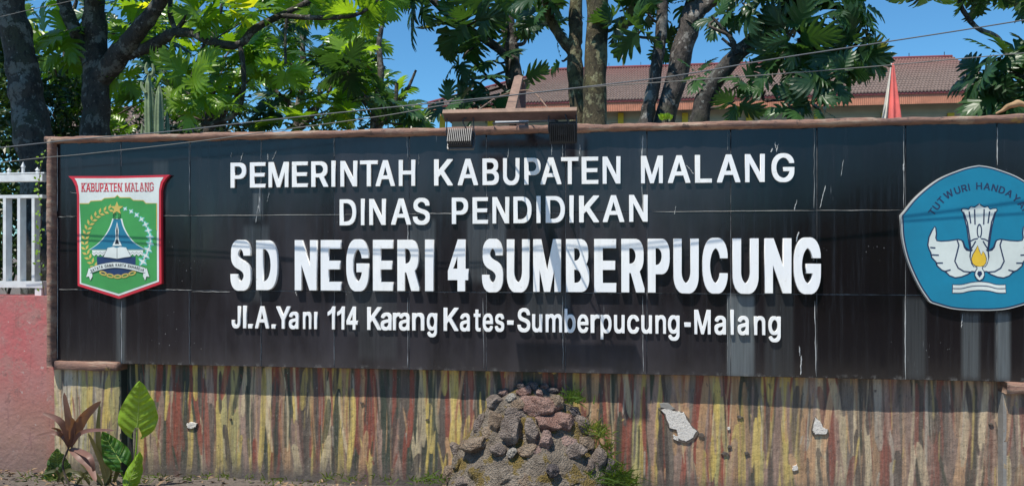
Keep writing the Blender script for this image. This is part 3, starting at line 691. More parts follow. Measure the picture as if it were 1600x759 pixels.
row([('S', 363.6, 395), ('D', 403.6, 436.6), ('N', 463.6, 497.6), ('E', 504, 535), ('G', 543.6, 578.5), ('E', 585, 616), ('R', 623, 657), ('I', 666, 679), ('4', 701.5, 733), ('S', 754.5, 787), ('U', 793, 828),
     ('M', 834, 877), ('B', 885, 921), ('E', 928.7, 963), ('R', 970.8, 1007), ('P', 1012, 1046), ('U', 1052, 1091), ('C', 1097, 1136), ('U', 1144, 1184), ('N', 1193.7, 1235), ('G', 1239, 1280.7)],
    'h', ((380, 375.5), (1260, 372)), ((380, 452.5), (1260, 458)), .024)
row([('J', 364, 377.4), ('l', 381.7, 386.6), ('.', 389.5, 396), ('A', 400.4, 422), ('.', 426, 432), ('Y', 433.4, 455), ('1', 513.4, 524.6), ('1', 528.3, 539.5), ('4', 542.7, 560), ('K', 575, 597),
     ('K', 694, 717), ('S', 809, 829), ('l', 1141, 1146), ('M', 1084.6, 1110), ('-', 793, 803), ('-', 1069, 1079)] +
    [('a', 453, 468), ('n', 475, 488), ('ı', 492.4, 496.7), ('a', 596, 613), ('r', 615, 626), ('a', 624.5, 641), ('n', 645, 664), ('g', 668, 683.6), ('a', 719.5, 735), ('t', 741, 751.7), ('e', 755, 771), ('s', 774, 788.5),
     ('u', 832, 847.6), ('m', 853, 878.5), ('b', 882.4, 899.5), ('e', 902.5, 919.6), ('r', 923, 937), ('p', 938.5, 955.6), ('u', 959.5, 976), ('c', 980, 998.5), ('u', 1002, 1018.6), ('n', 1024, 1040.5), ('g', 1043.5, 1061.5),
     ('a', 1116, 1134), ('a', 1152, 1169.5), ('n', 1177.6, 1195), ('g', 1200, 1219)], 'b', ((370, 477), (1097, 483)), ((370, 512), (1097, 521.6)), .014)

# ------------------------------------------------------------------ crest and pentagon plaque
def flat(name, c, rough=.4, var=.24): return simple(name, c, rough, var, 5, .0002)
def ribbon(pts, w, closed=False):
    """outline polygon of a painted line with width w (metres)"""
    n = len(pts); L, R = [], []
    for i in range(n):
        a = Vector(pts[(i - 1) % n] if closed or i else pts[0]); b = Vector(pts[(i + 1) % n] if closed or i < n - 1 else pts[-1])
        d = (b - a); d = d.normalized() if d.length > 1e-9 else Vector((1, 0))
        s = Vector((-d.y, d.x)) * w / 2; p = Vector(pts[i])
        L.append(tuple(p + s)); R.append(tuple(p - s))
    return [L, R[::-1]] if closed else [L + R[::-1]]
def spl(pts, closed=False, step=5):
    if closed: pts = list(pts) + [pts[0], pts[1]]; 
    P3 = [Vector((p[0], p[1], 0)) for p in (([pts[-3]] + pts) if closed else pts)]
    q, _ = smooth_path(P3, [1] * len(P3), step)
    if closed: q = q[step:-step]
    return [(v.x, v.y) for v in q]
def multi(name, polys, y, th, mat, parent):
    """several separate flat pieces as one part"""
    vs, fs = [], []
    bm = bmesh.new()
    for pl in polys:
        me = curve_mesh('t', pl if hasattr(pl[0][0], '__len__') else [pl], th); bm.from_mesh(me); bpy.data.meshes.remove(me)
    me = bpy.data.meshes.new(name); bm.to_mesh(me); bm.free()
    b = Vector(parent['org']); me.transform(Matrix.Translation(Vector((-b.x, y - b.y, -b.z))))
    return link_mesh(name, me, mat, parent, kind='stuff' if len(polys) > 2 else None)
# crest
def C(x, z): q = P(60 + x / 2.919, 240 + z / 2.919, -.02); return (q.x, q.z)
def CL(pts): return [C(*p) for p in pts]
cp = P(185, 360); crest = thing('crest_plaque', 'green shield crest with red border at the left end of the black tiles', 'crest', (cp.x, -.02, cp.z))
ured, uwh = flat('crest_red', (.62, .03, .05)), flat('crest_white', (.74, .80, .76))
outl = [(137, 103), (370, 103), (600, 97), (583, 112), (568, 135), (560, 170), (560, 350), (562, 592), (368, 661), (180, 602), (178, 350), (177, 190), (170, 150), (155, 120)]
inn = [(166, 113), (370, 113), (572, 108), (558, 130), (551, 165), (550, 350), (551, 583), (368, 648), (190, 593), (189, 350), (188, 190), (183, 150), (176, 128)]
inn2 = [(190, 228), (232, 228), (240, 217), (290, 214), (303, 204), (350, 201), (362, 190), (374, 201), (420, 201), (435, 213), (480, 214), (492, 227), (541, 227), (541, 350), (542, 577), (368, 638), (197, 588), (196, 350)]
plate('backing', CL(outl), -.0015, .020, ured, crest)
plate('white_field', CL(inn), -.0213, .0012, uwh, crest)
gold = flat('crest_gold', (.62, .48, .12)); green = flat('crest_green', (.06, .33, .085)); teal = flat('crest_teal', (.02, .19, .30)); navy = flat('crest_navy', (.02, .05, .14)); black = flat('crest_black', (.015, .015, .02)); tl = flat('crest_pale_teal', (.12, .55, .45))
multi('green_edge', ribbon(CL(inn2[:14]), .0045), -.0232, .0006, gold, crest)
plate('green_field', CL(inn2), -.0226, .0008, green, crest)
# wreath of ears (left) and blossoms (right)
def arc_pts(pts, n):
    q = spl(pts, False, 24); d = [0]
    for a, b in zip(q, q[1:]): d.append(d[-1] + math.dist(a, b))
    out = []
    for i in range(n):
        t = d[-1] * i / (n - 1); k = max(j for j in range(len(d)) if d[j] <= t + 1e-9); k = min(k, len(q) - 2)
        f = (t - d[k]) / max(1e-9, d[k + 1] - d[k]); out.append(((q[k][0] + (q[k + 1][0] - q[k][0]) * f, q[k][1] + (q[k + 1][1] - q[k][1]) * f), math.atan2(q[k + 1][1] - q[k][1], q[k + 1][0] - q[k][0])))
    return out
ears = []
for (c, a) in arc_pts([(322, 256), (272, 280), (232, 330), (214, 400), (225, 460), (262, 520)], 15):
    for sgn in (-1, 1):
        b = a + math.pi + sgn * .75; L = 27
        t = (c[0] + L * math.cos(b), c[1] + L * math.sin(b)); s = (-math.sin(b) * 6, math.cos(b) * 6)
        mid = ((c[0] + t[0]) / 2, (c[1] + t[1]) / 2)
        ears.append(CL([c, (mid[0] + s[0], mid[1] + s[1]), t, (mid[0] - s[0], mid[1] - s[1])]))
multi('rice_ears', ears, -.0236, .0008, gold, crest)
blo, lea = [], []
for i, (c, a) in enumerate(arc_pts([(398, 252), (440, 272), (482, 310), (505, 355), (512, 400), (500, 445), (478, 492)], 11)):
    r = 9 + i * .9
    lea.append(CL([(c[0] + (r * 1.45 if k % 2 == 0 else r * .8) * math.cos(a + .3 + k * math.pi / 4), c[1] + (r * 1.45 if k % 2 == 0 else r * .8) * math.sin(a + .3 + k * math.pi / 4)) for k in range(8)]))
    blo.append(CL([(c[0] + (r * 1.3 if k % 2 == 0 else r * .38) * math.cos(a + k * math.pi / 4 + .1), c[1] + (r * 1.3 if k % 2 == 0 else r * .38) * math.sin(a + k * math.pi / 4 + .1)) for k in range(8)]))
multi('wreath_leaves', lea, -.0234, .0005, tl, crest); multi('cotton_blossoms', blo, -.0240, .0006, uwh, crest)
star = lambda cx, cz, r, k=.42: [(cx + (r if i % 2 == 0 else r * k) * math.sin(i * math.pi / 5), cz - (r if i % 2 == 0 else r * k) * math.cos(i * math.pi / 5)) for i in range(10)]
plate('star', CL(star(360, 250, 31)), -.0236, .0012, gold, crest)
# base disc, roof, scallops, book, dagger
plate('base_disc', CL([(268, 470), (445, 470), (445, 520), (430, 545), (362, 556), (290, 545), (272, 520)]), -.0235, .0006, navy, crest)
roof = spl([(345, 300), (330, 340), (305, 380), (275, 412), (240, 436)]) + spl([(487, 436), (440, 408), (410, 375), (388, 335), (378, 300)])
plate('roof_edge', CL([(338, 297)] + [(x + (-7 if x < 360 else 7), z + 2) for x, z in roof] + [(384, 297)]), -.0235, .0005, uwh, crest)
plate('roof', CL(roof), -.0241, .0008, teal, crest)
sc_ = [(248, 440)] + [(248 + i * 9.2, 462 + (5 if i % 2 else -4)) for i in range(26)] + [(480, 440)]
plate('scalloped_fringe', CL(sc_), -.0247, .0006, uwh, crest)
multi('fringe_line', ribbon(CL([(248 + i * 9.2, 452 + (5 if i % 2 else -4)) for i in range(26)]), .0016), -.0252, .0004, black, crest)
multi('crown', [ribbon(CL(spl(p)), .0022)[0] for p in ([(346, 297), (344, 280), (352, 270)], [(355, 297), (350, 285), (358, 272)], [(365, 297), (370, 285), (364, 272)], [(374, 297), (377, 280), (370, 270)], [(345, 297), (360, 300), (375, 297)])], -.0250, .0005, black, crest)
plate('book', CL([(300, 472), (318, 430), (345, 425), (360, 430), (375, 425), (404, 428), (425, 470), (395, 474), (362, 480), (330, 475)]), -.0254, .0008, uwh, crest)
multi('book_line', ribbon(CL([(300, 472), (318, 430), (345, 425), (360, 430), (375, 425), (404, 428), (425, 470), (395, 474), (362, 480), (330, 475)]), .0018, True) and [ribbon(CL([(300, 472), (330, 475), (362, 480), (395, 474), (425, 470)]), .0024)[0], ribbon(CL([(362, 430), (362, 478)]), .0022)[0], ribbon(CL([(300, 470), (318, 430)]), .0016)[0], ribbon(CL([(425, 468), (404, 428)]), .0016)[0]], -.0262, .0004, black, crest)
plate('dagger_edge', CL([(362, 312), (370, 350), (368, 385), (384, 420), (341, 420), (356, 385), (354, 350)]), -.0262, .0005, uwh, crest)
plate('dagger', CL([(362, 322), (366, 352), (364, 388), (372, 412), (352, 412), (360, 388), (358, 352)]), -.0267, .0005, black, crest)
rib = spl([(240, 520), (290, 503), (355, 494), (425, 503), (490, 520)], False, 6)
rib2 = [(x, z + (26 if 250 < x < 480 else 24)) for x, z in rib]
chain = []
for (c, a) in arc_pts([(298, 545), (330, 556), (362, 560), (396, 556), (430, 545)], 5):
    E_ = lambda rx, rz: [C(c[0] + rx * math.cos(t) * math.cos(a) - rz * math.sin(t) * math.sin(a), c[1] + rx * math.cos(t) * math.sin(a) + rz * math.sin(t) * math.cos(a)) for t in [k * math.pi / 6 for k in range(12)]]
    chain.append([E_(19, 10), E_(11, 4)[::-1]])
multi('chain', chain, -.0245, .0008, gold, crest)
for sg, x0 in ((1, 232), (-1, 498)):
    plate('ribbon_end', CL([(x0, 522), (x0 + sg * 14, 528), (x0 + sg * 18, 560), (x0 + sg * 8, 578), (x0 + sg * 2, 560), (x0 - sg * 12, 562), (x0 - sg * 6, 545)]), -.0252, .0006, uwh, crest)
    multi('ribbon_line', ribbon(CL([(x0, 522), (x0 - sg * 6, 545), (x0 - sg * 12, 562), (x0 + sg * 2, 560), (x0 + sg * 8, 578), (x0 + sg * 18, 560)]), .0016), -.0257, .0004, black, crest)
plate('motto_ribbon', CL(rib + rib2[::-1]), -.0258, .0008, uwh, crest)
multi('ribbon_line', [ribbon(CL(rib), .0015)[0], ribbon(CL(rib2), .0015)[0]], -.0265, .0004, black, crest)
def arc_text(txt, path, h, y, mat, parent, st='b', sx=.62, name='motto_text', gap=.12, th=.0006, M_=C, spread=None, serif=False, single=False):
    """text along a path given in plaque coordinates (x right, z down)"""
    adv = []
    for ch in txt:
        if ch == ' ': adv.append(.42 * h * sx / .62); continue
        c = contours(ch, st); xs_ = [p[0] for l in c for p in l]; adv.append((max(xs_) - min(xs_)) / 520 * h * sx + gap * h)
    q = spl(path, False, 24); d = [0]
    for a, b in zip(q, q[1:]): d.append(d[-1] + math.dist(a, b))
    k = d[-1] / sum(adv); pos = 0; polys = []
    for ch, ad in zip(txt, adv):
        w = ad * k
        if ch != ' ':
            t = pos + w / 2; j = min(max(i for i in range(len(d)) if d[i] <= t), len(q) - 2)
            f = (t - d[j]) / max(1e-9, d[j + 1] - d[j]); cx = q[j][0] + (q[j + 1][0] - q[j][0]) * f; cz = q[j][1] + (q[j + 1][1] - q[j][1]) * f
            an = math.atan2(q[j + 1][1] - q[j][1], q[j + 1][0] - q[j][0])
            c = contours(ch, st); xs_ = [p[0] for l in c for p in l]; x0, x1 = min(xs_), max(xs_); gw = (w - gap * h * k) / (x1 - x0)
            loops = []
            for l in c:
                L = []
                for p in l:
                    lx = (p[0] - (x0 + x1) / 2) * gw; lz = -(p[1]) / 520 * h
                    L.append(M_(cx + lx * math.cos(an) - lz * math.sin(an), cz + lx * math.sin(an) + lz * math.cos(an)))
                loops.append(L)
            if serif and ch in 'KABUPTENMLNG':
                pass
            polys.append(loops)
        pos += w
    if single:
        for q_ in polys: plate('letter', q_, y, th, mat, parent)
        return
    o = multi(name, polys, y, th, mat, parent); o['kind'] = 'stuff'; return o
arc_text('SATATA GAMA KARTA RAHARDJA', [(244, 541), (290, 523), (358, 514), (430, 522), (484, 538)], 13, -.0267, black, crest, sx=.6)
arc_text('KABUPATEN', [(197, 174), (383, 173)], 39, -.0227, ured, crest, st='b', sx=.42, gap=.07, name='title_text', single=True)
arc_text('MALANG', [(395, 173), (530, 170)], 39, -.0227, flat('faded_red', (.55, .12, .13)), crest, st='b', sx=.42, gap=.07, name='title_text', single=True)
# small serifs of the title lettering
ser = []
for x in (199, 210, 217, 236, 242, 262, 283, 300, 306, 318, 333, 345, 352, 366, 380, 398, 416, 425, 443, 448, 470, 489, 492, 508):
    for z in (136, 172): ser.append(CL([(x - 3, z - 1.5), (x + 7, z - 1.5), (x + 7, z + 1.5), (x - 3, z + 1.5)]))
multi('title_serifs', ser, -.0231, .0004, ured, crest)

# pentagon plaque
def G(x, z): q = P(1360 + x / 2.8125, 230 + z / 2.8125, -.025); return (q.x, q.z)
GC = G(478, 400)[0]
def GL(pts): return [G(*p) for p in pts]
def mir(pts):
    """left half plus its mirror image about the plaque's middle"""
    l = GL(pts); return l + [(2 * GC - x, z + 0) for x, z in reversed(l)]
def mirz(pts):
    l = [(x, z) for x, z in GL(pts)]; return l
gp = P(1530, 380); pent = thing('pentagon_plaque', 'blue five sided plaque with white wings and yellow flame on the black tiles', 'crest', (gp.x, -.02, gp.z))
cyan = flat('plaque_blue', (.0, .20, .33), .6, .22); ivory = flat('plaque_ivory', (.66, .72, .68)); pnavy = flat('plaque_navy', (.02, .035, .09)); rim = flat('plaque_rim', (.50, .52, .50)); yel = flat('plaque_yellow', (.80, .52, .04))
half = [(478, 79)] + spl([(455, 82), (400, 97), (300, 140), (205, 215), (146, 285)])[1:] + [(134, 298)] + spl([(136, 320), (141, 400), (165, 500), (212, 605), (258, 676)])[1:] + spl([(268, 684), (350, 708), (420, 716), (478, 717)])
full = mir([(x, z) for x, z in half][::-1])
plate('backing', full, -.0015, .022, rim, pent)
cxz = G(478, 400)
shr = lambda pts, k: [(cxz[0] + (x - cxz[0]) * k, cxz[1] + (z - cxz[1]) * k) for x, z in pts]
plate('dark_rim', shr(full, .985), -.0236, .0006, pnavy, pent)
plate('blue_field', shr(full, .968), -.0243, .0008, cyan, pent)
wing = [(283, 345), (268, 365), (254, 395), (249, 430), (255, 450), (262, 464), (266, 485), (285, 505), (290, 522), (312, 542), (328, 548), (345, 566), (372, 576), (400, 572), (430, 560), (446, 548), (478, 552)]
inner = [(478, 452), (436, 452), (424, 450), (415, 438), (410, 418), (402, 406), (385, 402), (345, 408), (310, 410), (294, 408), (290, 398), (293, 380), (290, 355)]
wl = wing + inner
wpoly = GL(wing) + [(2 * GC - x, z) for x, z in reversed(GL(wing))] 
loop = GL([(478, 452)] + inner[1:] + wing) + [(2 * GC - x, z) for x, z in reversed(GL([(478, 452)] + inner[1:] + wing))]
# order: start at tip inner -> around
L1 = GL(inner[1:] + wing); L1m = [(2 * GC - x, z) for x, z in reversed(L1)]
wings = L1 + L1m
plate('wings_outline', [wings], -.0251, .0006, pnavy, pent)
def inset(poly, w):
    """crude inset of an outline by w"""
    A = sum(poly[i][0] * poly[(i + 1) % len(poly)][1] - poly[(i + 1) % len(poly)][0] * poly[i][1] for i in range(len(poly)))
    s = 1 if A > 0 else -1; out = []
    for i in range(len(poly)):
        a, p, b = Vector(poly[i - 1]), Vector(poly[i]), Vector(poly[(i + 1) % len(poly)])
        d1, d2 = (p - a).normalized(), (b - p).normalized(); n_ = Vector((-(d1 + d2).y, (d1 + d2).x))
        if n_.length < 1e-6: n_ = Vector((-d1.y, d1.x))
        n_.normalize(); out.append(tuple(p + n_ * w * s))
    return out
plate('wings', [inset(wings, .006)], -.0258, .0006, ivory, pent)
tor = [(436, 452), (430, 420), (420, 350), (405, 290), (397, 278), (402, 268), (420, 268), (430, 272), (440, 258), (456, 262), (478, 246)]
torm = GL(tor) + [(2 * GC - x, z) for x, z in reversed(GL(tor))]
plate('torch_outline', [torm], -.0252, .0006, pnavy, pent); plate('torch', [inset(torm, .0052)], -.0261, .0008, ivory, pent)
def both(pl):
    a = [GL(p) for p in pl]; return a + [[(2 * GC - x, z) for x, z in p] for p in a]
lines = both([[(408, 284), (425, 330), (436, 400), (440, 445)], [(433, 282), (440, 335)], [(457, 272), (459, 340)], [(380, 406), (388, 430), (378, 470), (370, 500), (385, 530), (410, 545), (440, 548)],
              [(262, 440), (285, 442)], [(266, 472), (300, 474)], [(287, 508), (318, 508)], [(325, 545), (352, 538)], [(405, 410), (416, 440), (434, 453)],
              [(440, 452), (437, 480), (445, 510), (455, 524)], [(440, 412), (455, 404), (478, 400)], [(440, 448), (452, 430), (462, 412)]])
for l in lines: plate('feather_line', [ribbon(l, .0058)[0]], -.0270, .0004, pnavy, pent)
ell = lambda cx, cz, rx, rz: [G(cx + rx * math.cos(t), cz + rz * math.sin(t)) for t in [k * math.pi / 8 for k in range(16)]]
multi('torch_ring', [[ell(478, 368, 12, 32), ell(478, 368, 7, 25)[::-1]]], -.0274, .0005, pnavy, pent)
drop = spl([(478, 395), (462, 425), (446, 458), (440, 490), (452, 520), (478, 526), (504, 520), (516, 490), (510, 458), (494, 425)], True, 4)
plate('flame_field', GL(drop), -.0275, .0005, ivory, pent)
fl = [(470, 430), (458, 452), (447, 470), (440, 492), (446, 512), (460, 523), (478, 526), (496, 523), (508, 508), (510, 488), (503, 468), (493, 455), (486, 472), (478, 452)]
plate('flame_outline', GL(fl), -.0281, .0005, pnavy, pent); plate('flame', [inset(GL(fl), .003)], -.0288, .0006, yel, pent)
plate('lamp_outline', GL([(464, 522), (494, 522), (492, 532), (500, 545), (502, 562), (494, 578), (478, 588), (464, 578), (455, 562), (458, 545), (466, 532)]), -.0276, .0006, pnavy, pent)
plate('lamp', [inset(GL([(464, 522), (494, 522), (492, 532), (500, 545), (502, 562), (494, 578), (478, 588), (464, 578), (455, 562), (458, 545), (466, 532)]), .004)], -.0283, .0006, ivory, pent)
plate('lamp_heart', GL([(472, 544), (486, 544), (490, 556), (478, 572), (467, 556)]), -.0288, .0004, pnavy, pent)
bk = spl([(360, 601), (400, 601), (440, 592), (480, 588), (520, 592), (555, 601), (595, 601)], False, 4) + spl([(597, 642), (560, 642), (525, 634), (480, 630), (435, 634), (400, 642), (358, 642)], False, 4)
plate('book_outline', GL(bk), -.0251, .0006, pnavy, pent); plate('book', [inset(GL(bk), .0042)], -.0258, .0008, ivory, pent)
multi('book_line', [ribbon(GL(spl([(362, 620), (400, 620), (440, 611), (480, 608), (520, 611), (555, 620), (594, 620)], False, 4)), .004)[0]], -.0267, .0004, pnavy, pent)
arc_text('TUTWURI HANDAYANI', spl([(275, 305), (330, 235), (390, 202), (478, 185), (566, 200), (630, 235), (690, 308)], False, 4), 30, -.0252, pnavy, pent, sx=.95, gap=.15, name='plaque_text', M_=G, single=True)
# ------------------------------------------------------------------ neighbouring pink wall and white fence
xr = WX(71, .03)
V, F = join(box(-7.2, xr + .02, .03, .2, -.1, P(30, 462, .03).z), box(xr + .0205, WX(83, .0), .0125, .12, -.1, EYE - .601))
pw = mesh('pink_wall', V, F, MT['pink']); tag(pw, 'low pink plastered wall with peeling dirty paint under the white fence', 'wall')
fz = lambda py: P(30, py, .1).z
fx = P(20, 400, .1).x
fence = thing('metal_fence', 'white painted metal fence with spear tips on top of the pink wall', 'fence', (fx, .1, fz(462)))
x_end = WX(71, .1)
for a, b, nm in ((273.5, 284, 'rail'), (305, 310, 'rail'), (439, 449, 'rail')):
    V, F = box(-7, x_end, .075, .125, fz(b), fz(a)); mesh(nm, V, F, MT['white_paint'], fence)
V, F = box(-7, x_end, .09, .105, fz(271.8), fz(270)); mesh('rail', V, F, MT['white_paint'], fence)
pit = pxs(30, .1) * 24.6
k = 0; x = WX(51.5, .075)
while x > -6.9:
    V, F = box(x - .009, x + .009, .0755, .122, fz(439.2), fz(309.8))
    mesh('bar', V, F, MT['white_paint'], fence)
    h = 12 if k % 2 == 0 else 21
    sx = x + .008; zt = fz(273.6); zz = pxs(30, .1)
    V = [(sx - .006, .094, zt), (sx + .006, .094, zt), (sx + .006, .106, zt), (sx - .006, .106, zt)]
    V += [(a, b, zt + zz * h * .55) for a, b, c in V[:4]] + [(sx - .009, .091, zt + zz * h * .6), (sx + .009, .091, zt + zz * h * .6), (sx + .009, .109, zt + zz * h * .6), (sx - .009, .109, zt + zz * h * .6), (sx, .1, zt + zz * h)]
    F = [(i + a, i + (a + 1) % 4, i + 4 + (a + 1) % 4, i + 4 + a) for i in (0, 4) for a in range(4)] + [(8 + a, 8 + (a + 1) % 4, 12) for a in range(4)]
    mesh('spear_tip', V, F, MT['white_paint'], fence)
    x -= pit; k += 1
for q in (x_end - .03, x_end - 1.6, x_end - 3.2):
    V, F = box(q - .02, q + .02, .08, .12, fz(463), fz(448.8)); mesh('foot', V, F, MT['white_paint'], fence)
# ivy twig on the fence end
V, F = [], []
def leaf_quad(p, d, n_, L, W):
    s = d.cross(n_).normalized()
    return [p, p + d * L * .5 + s * W / 2, p + d * L, p + d * L * .5 - s * W / 2]
ivy = thing('creeper', 'thin green creeper climbing the end of the white fence', 'plant', tuple(P(66, 400, .05)))
pts = [P(70, 470, .05), P(64, 420, .05), P(62, 370, .045), P(66, 330, .045), P(60, 300, .045), (P(64, 260, .05)), P(68, 240, .05)]
V, F = tube(pts, [.002] * 7, 5); mesh('stem', V, F, MT['twig'], ivy)
LV, LF = [], []
for i in range(60):
    t = rr.random() * (len(pts) - 1.01); j = int(t); p = pts[j].lerp(pts[j + 1], t - j) + Vector((rr.gauss(0, .012), -.01, rr.gauss(0, .012)))
    d = Vector((rr.gauss(0, 1), rr.gauss(-.3, .4), rr.gauss(.2, 1))).normalized(); n = len(LV)
    LV += leaf_quad(p, d, Vector((rr.gauss(0, .4), -1, .5)).normalized(), .022, .014); LF.append((n, n + 1, n + 2, n + 3))
mesh('foliage', LV, LF, MT['leaf_taro'], ivy, kind='stuff')

# ------------------------------------------------------------------ school building behind
MT['rooftile'] = None
m = M('brown_clay_roof_tiles', .85)
x, y, z = m.xyz()
f = m.noise(1, 5, .7, m.map((.6, 1, 1.2))); f2 = m.noise(1, 4, .7, m.map((7, 3, 3)))
c = m.mix(f2, (.115, .078, .066), (.25, .185, .155))
c = m.mix(m.rng(m.math('ADD', z, m.math('MULTIPLY', f, 1.2)), EYE + 7.6, EYE + 9.8), c, (.22, .10, .085))
c = m.mix(m.rng(m.noise(9, 3), .6, .7, 0, .5), c, (.12, .08, .07))
m.col(c); MT['rooftile'] = m.m
MT['fascia'] = simple('orange_corrugated_fascia', (.60, .25, .15), .8, .35, 3, 0)
MT['ridge_red'] = simple('dark_red_trim', (.20, .045, .05), .8, .3, 4, 0)
MT['wall_pale'] = simple('pale_green_grey_wall', (.40, .40, .32), .9, .2, 2, 0)  # grey-green tone carries the shade under the school's eave
MT['yellow_col'] = simple('yellow_painted_column', (.62, .50, .05), .8, .25, 3, 0)
BY = 28.0
def roof_plane(name, x0, x1, ye, ze, yr, zr, courses, wave, parent, hip_l=0.0, hip_r=0.0, amp=.03, back=False):
    """stepped courses of wavy tiles; front slope from eave (ye, ze) to ridge (yr, zr)"""
    V, F = [], []
    for c_ in range(courses):
        t0, t1 = c_ / courses, (c_ + 1) / courses
        a0, a1 = x0 + hip_l * t0, x1 - hip_r * t0; n = max(4, int((a1 - a0) / wave) * 6)
        base = len(V)
        b0, b1 = x0 + hip_l * t1, x1 - hip_r * t1
        for i in range(n + 1):
            X = a0 + (a1 - a0) * i / n
            w = amp * math.sin(2 * math.pi * X / wave) * (.85 + .3 * mnoise.noise((X, c_, 0)))
            jig = .015 * mnoise.noise((X * 2, c_ * 3.1, 2))
            X1 = min(max(X, b0), b1)
            for t, lift in ((t0, -.012), (t0, .055), (t1, 0)):
                V.append((X1 if t == t1 else X, ye + (yr - ye) * t, ze + (zr - ze) * t + w + lift + jig))
        for i in range(n):
            k_ = base + i * 3
            F += [(k_, k_ + 3, k_ + 4, k_ + 1), (k_ + 1, k_ + 4, k_ + 5, k_ + 2)]
    o = mesh(name, V, F, MT['rooftile'], parent, kind='stuff'); return o
ze = P(1200, 149, BY).z; ye = BY
zr = P(1200, 99, BY + 4.6).z; yr = BY + 4.6
bx0, bx1 = WX(668, BY), WX(1566, BY)
school = thing('school_building', 'long school building with brown clay tile roof and orange corrugated fascia behind the wall', 'building', ((bx0 + bx1) / 2, BY + 4, 0))
hipl = WX(868, yr) - bx0
roof_plane('roof', bx0, bx1 + .2, ye, ze, yr, zr, 16, .125, school, hip_l=hipl, hip_r=.2)
# rear and hip slopes, plain
V = [(bx0, ye, ze - .03), (bx0 + hipl, yr, zr - .03), (bx0, yr + 4.6, ze - .03), (bx1, yr + 4.6, ze - .03), (bx1, yr, zr - .03), (bx1, ye, ze - .03)]
F = [(0, 1, 2), (1, 4, 3, 2), (4, 5, 3)]; mesh('rear_roof', V, F, MT['rooftile'], school)
V, F = [], []
n = int((bx1 - bx0) / .145)
rc = []
for i in range(n):                                    # ridge caps
    X = bx0 + hipl + (bx1 - bx0 - hipl) * i / n
    if X > bx1: break
V, F = tube([Vector((bx0 + hipl, yr, zr + .03)), Vector((bx1, yr, zr + .03))], [.07, .07], 8, smooth=False)
V2, F2 = tube([Vector((bx0, ye, ze + .05)), Vector((bx0 + hipl, yr, zr + .05))], [.06, .06], 8, smooth=False)
V, F = join((V, F), (V2, F2)); mesh('ridge', V, F, MT['ridge_red'], school)
for i in range(14):
    X = bx0 + hipl + 1 + i * 1.43
    if X < bx1: V, F = box(X - .012, X + .012, yr - .012, yr + .012, zr + .05, zr + .24); mesh('ridge_pin', V, F, MT['wire_dark'], school)
# fascia: ribbed sheet; with ragged red tile edge above
fh = P(1200, 149, BY).z - P(1200, 165, BY).z
V, F = [], []
n = int((bx1 - bx0) / .035)
for i in range(n + 1):
    X = bx0 + (bx1 - bx0) * i / n; yy = ye + .05 + (.018 if i % 2 else 0)
    V += [(X, yy, ze - .07 - fh), (X, yy, ze - .03)]
for i in range(n): F.append((2 * i, 2 * i + 2, 2 * i + 3, 2 * i + 1))
mesh('fascia', V, F, MT['fascia'], school)
V, F = box(bx0, bx1, ye + .02, ye + .045, ze - .10, ze - .015); mesh('eave_trim', V, F, MT['ridge_red'], school)
OV = 1.0
V, F = join(box(bx0 + .8, bx1 - .1, ye + OV, ye + OV + .2, ze - 1.05, ze - .1), box(bx0 + .8, bx1 - .2, ye + OV + 1.5, ye + OV + 1.7, 0, ze - 1.0), box(bx0 + .8, bx1 - .1, ye + OV - .04, ye + OV - .001, ze - .76, ze - .70), box(bx0 + .3, bx1, ye + .1, ye + OV - .05, ze - .32, ze - .28))
mesh('wall', V, F, MT['wall_pale'], school)
for px in (868 - 4, 970, 1070, 1170, 1276, 1381, 1484, 767, 692):
    X = WX(px, BY); w = .115
    X = WX(px, BY + OV)
    V, F = box(X - w, X + w, ye + OV - .15, ye + OV - .045, 0, P(px, 177.5, BY + OV).z); mesh('column', V, F, MT['yellow_col'], school)
for i in range(9):
    X = bx0 + 1.2 + i * 2.4
    V, F = box(X, X + 1.4, ye + OV + 1.46, ye + OV + 1.501, 1.0, 2.3); mesh('window', V, F, MT['black_metal'], school)
# little lamp post on the ridge
ap = P(974, 104, yr)
lamp = thing('roof_lamp', 'small white lamp on a thin post standing on the roof ridge', 'lamp', tuple(ap))
V, F = tube([P(974, 108, yr), P(974, 92, yr)], [.045, .045], 6, smooth=False); mesh('post', V, F, MT['concrete'], lamp)
V, F = tube([P(974, 93, yr), P(974, 91, yr), P(974, 88, yr), P(974, 86.5, yr)], [.05, .085, .08, .02], 8, smooth=False); mesh('globe', V, F, MT['white_paint'], lamp)
# small tiled house glimpsed through the trees, far left
HY = 15.0
house = thing('small_house', 'small house with brown tile roof glimpsed between the tree trunks at the left', 'house', (WX(160, HY), HY + 2, 0))
hz0, hz1 = P(150, 215, HY).z, P(150, 168, HY + 2.5).z
roof_plane('roof', WX(60, HY), WX(262, HY), HY, hz0, HY + 2.5, hz1, 9, .16, house, .3, .3, .02)
V, F = box(WX(66, HY), WX(256, HY), HY + .3, HY + 4.5, 0, hz0 - .05); mesh('wall', V, F, MT['wall_pale'], house)
V = [(WX(60, HY), HY + 5, hz0), (WX(60, HY) + .3, HY + 2.5, hz1 - .03), (WX(262, HY) - .3, HY + 2.5, hz1 - .03), (WX(262, HY), HY + 5, hz0), (WX(60, HY), HY, hz0), (WX(262, HY), HY, hz0)]
mesh('rear_roof', V, [(0, 1, 2, 3), (0, 4, 1), (3, 2, 5)], MT['rooftile'], house)

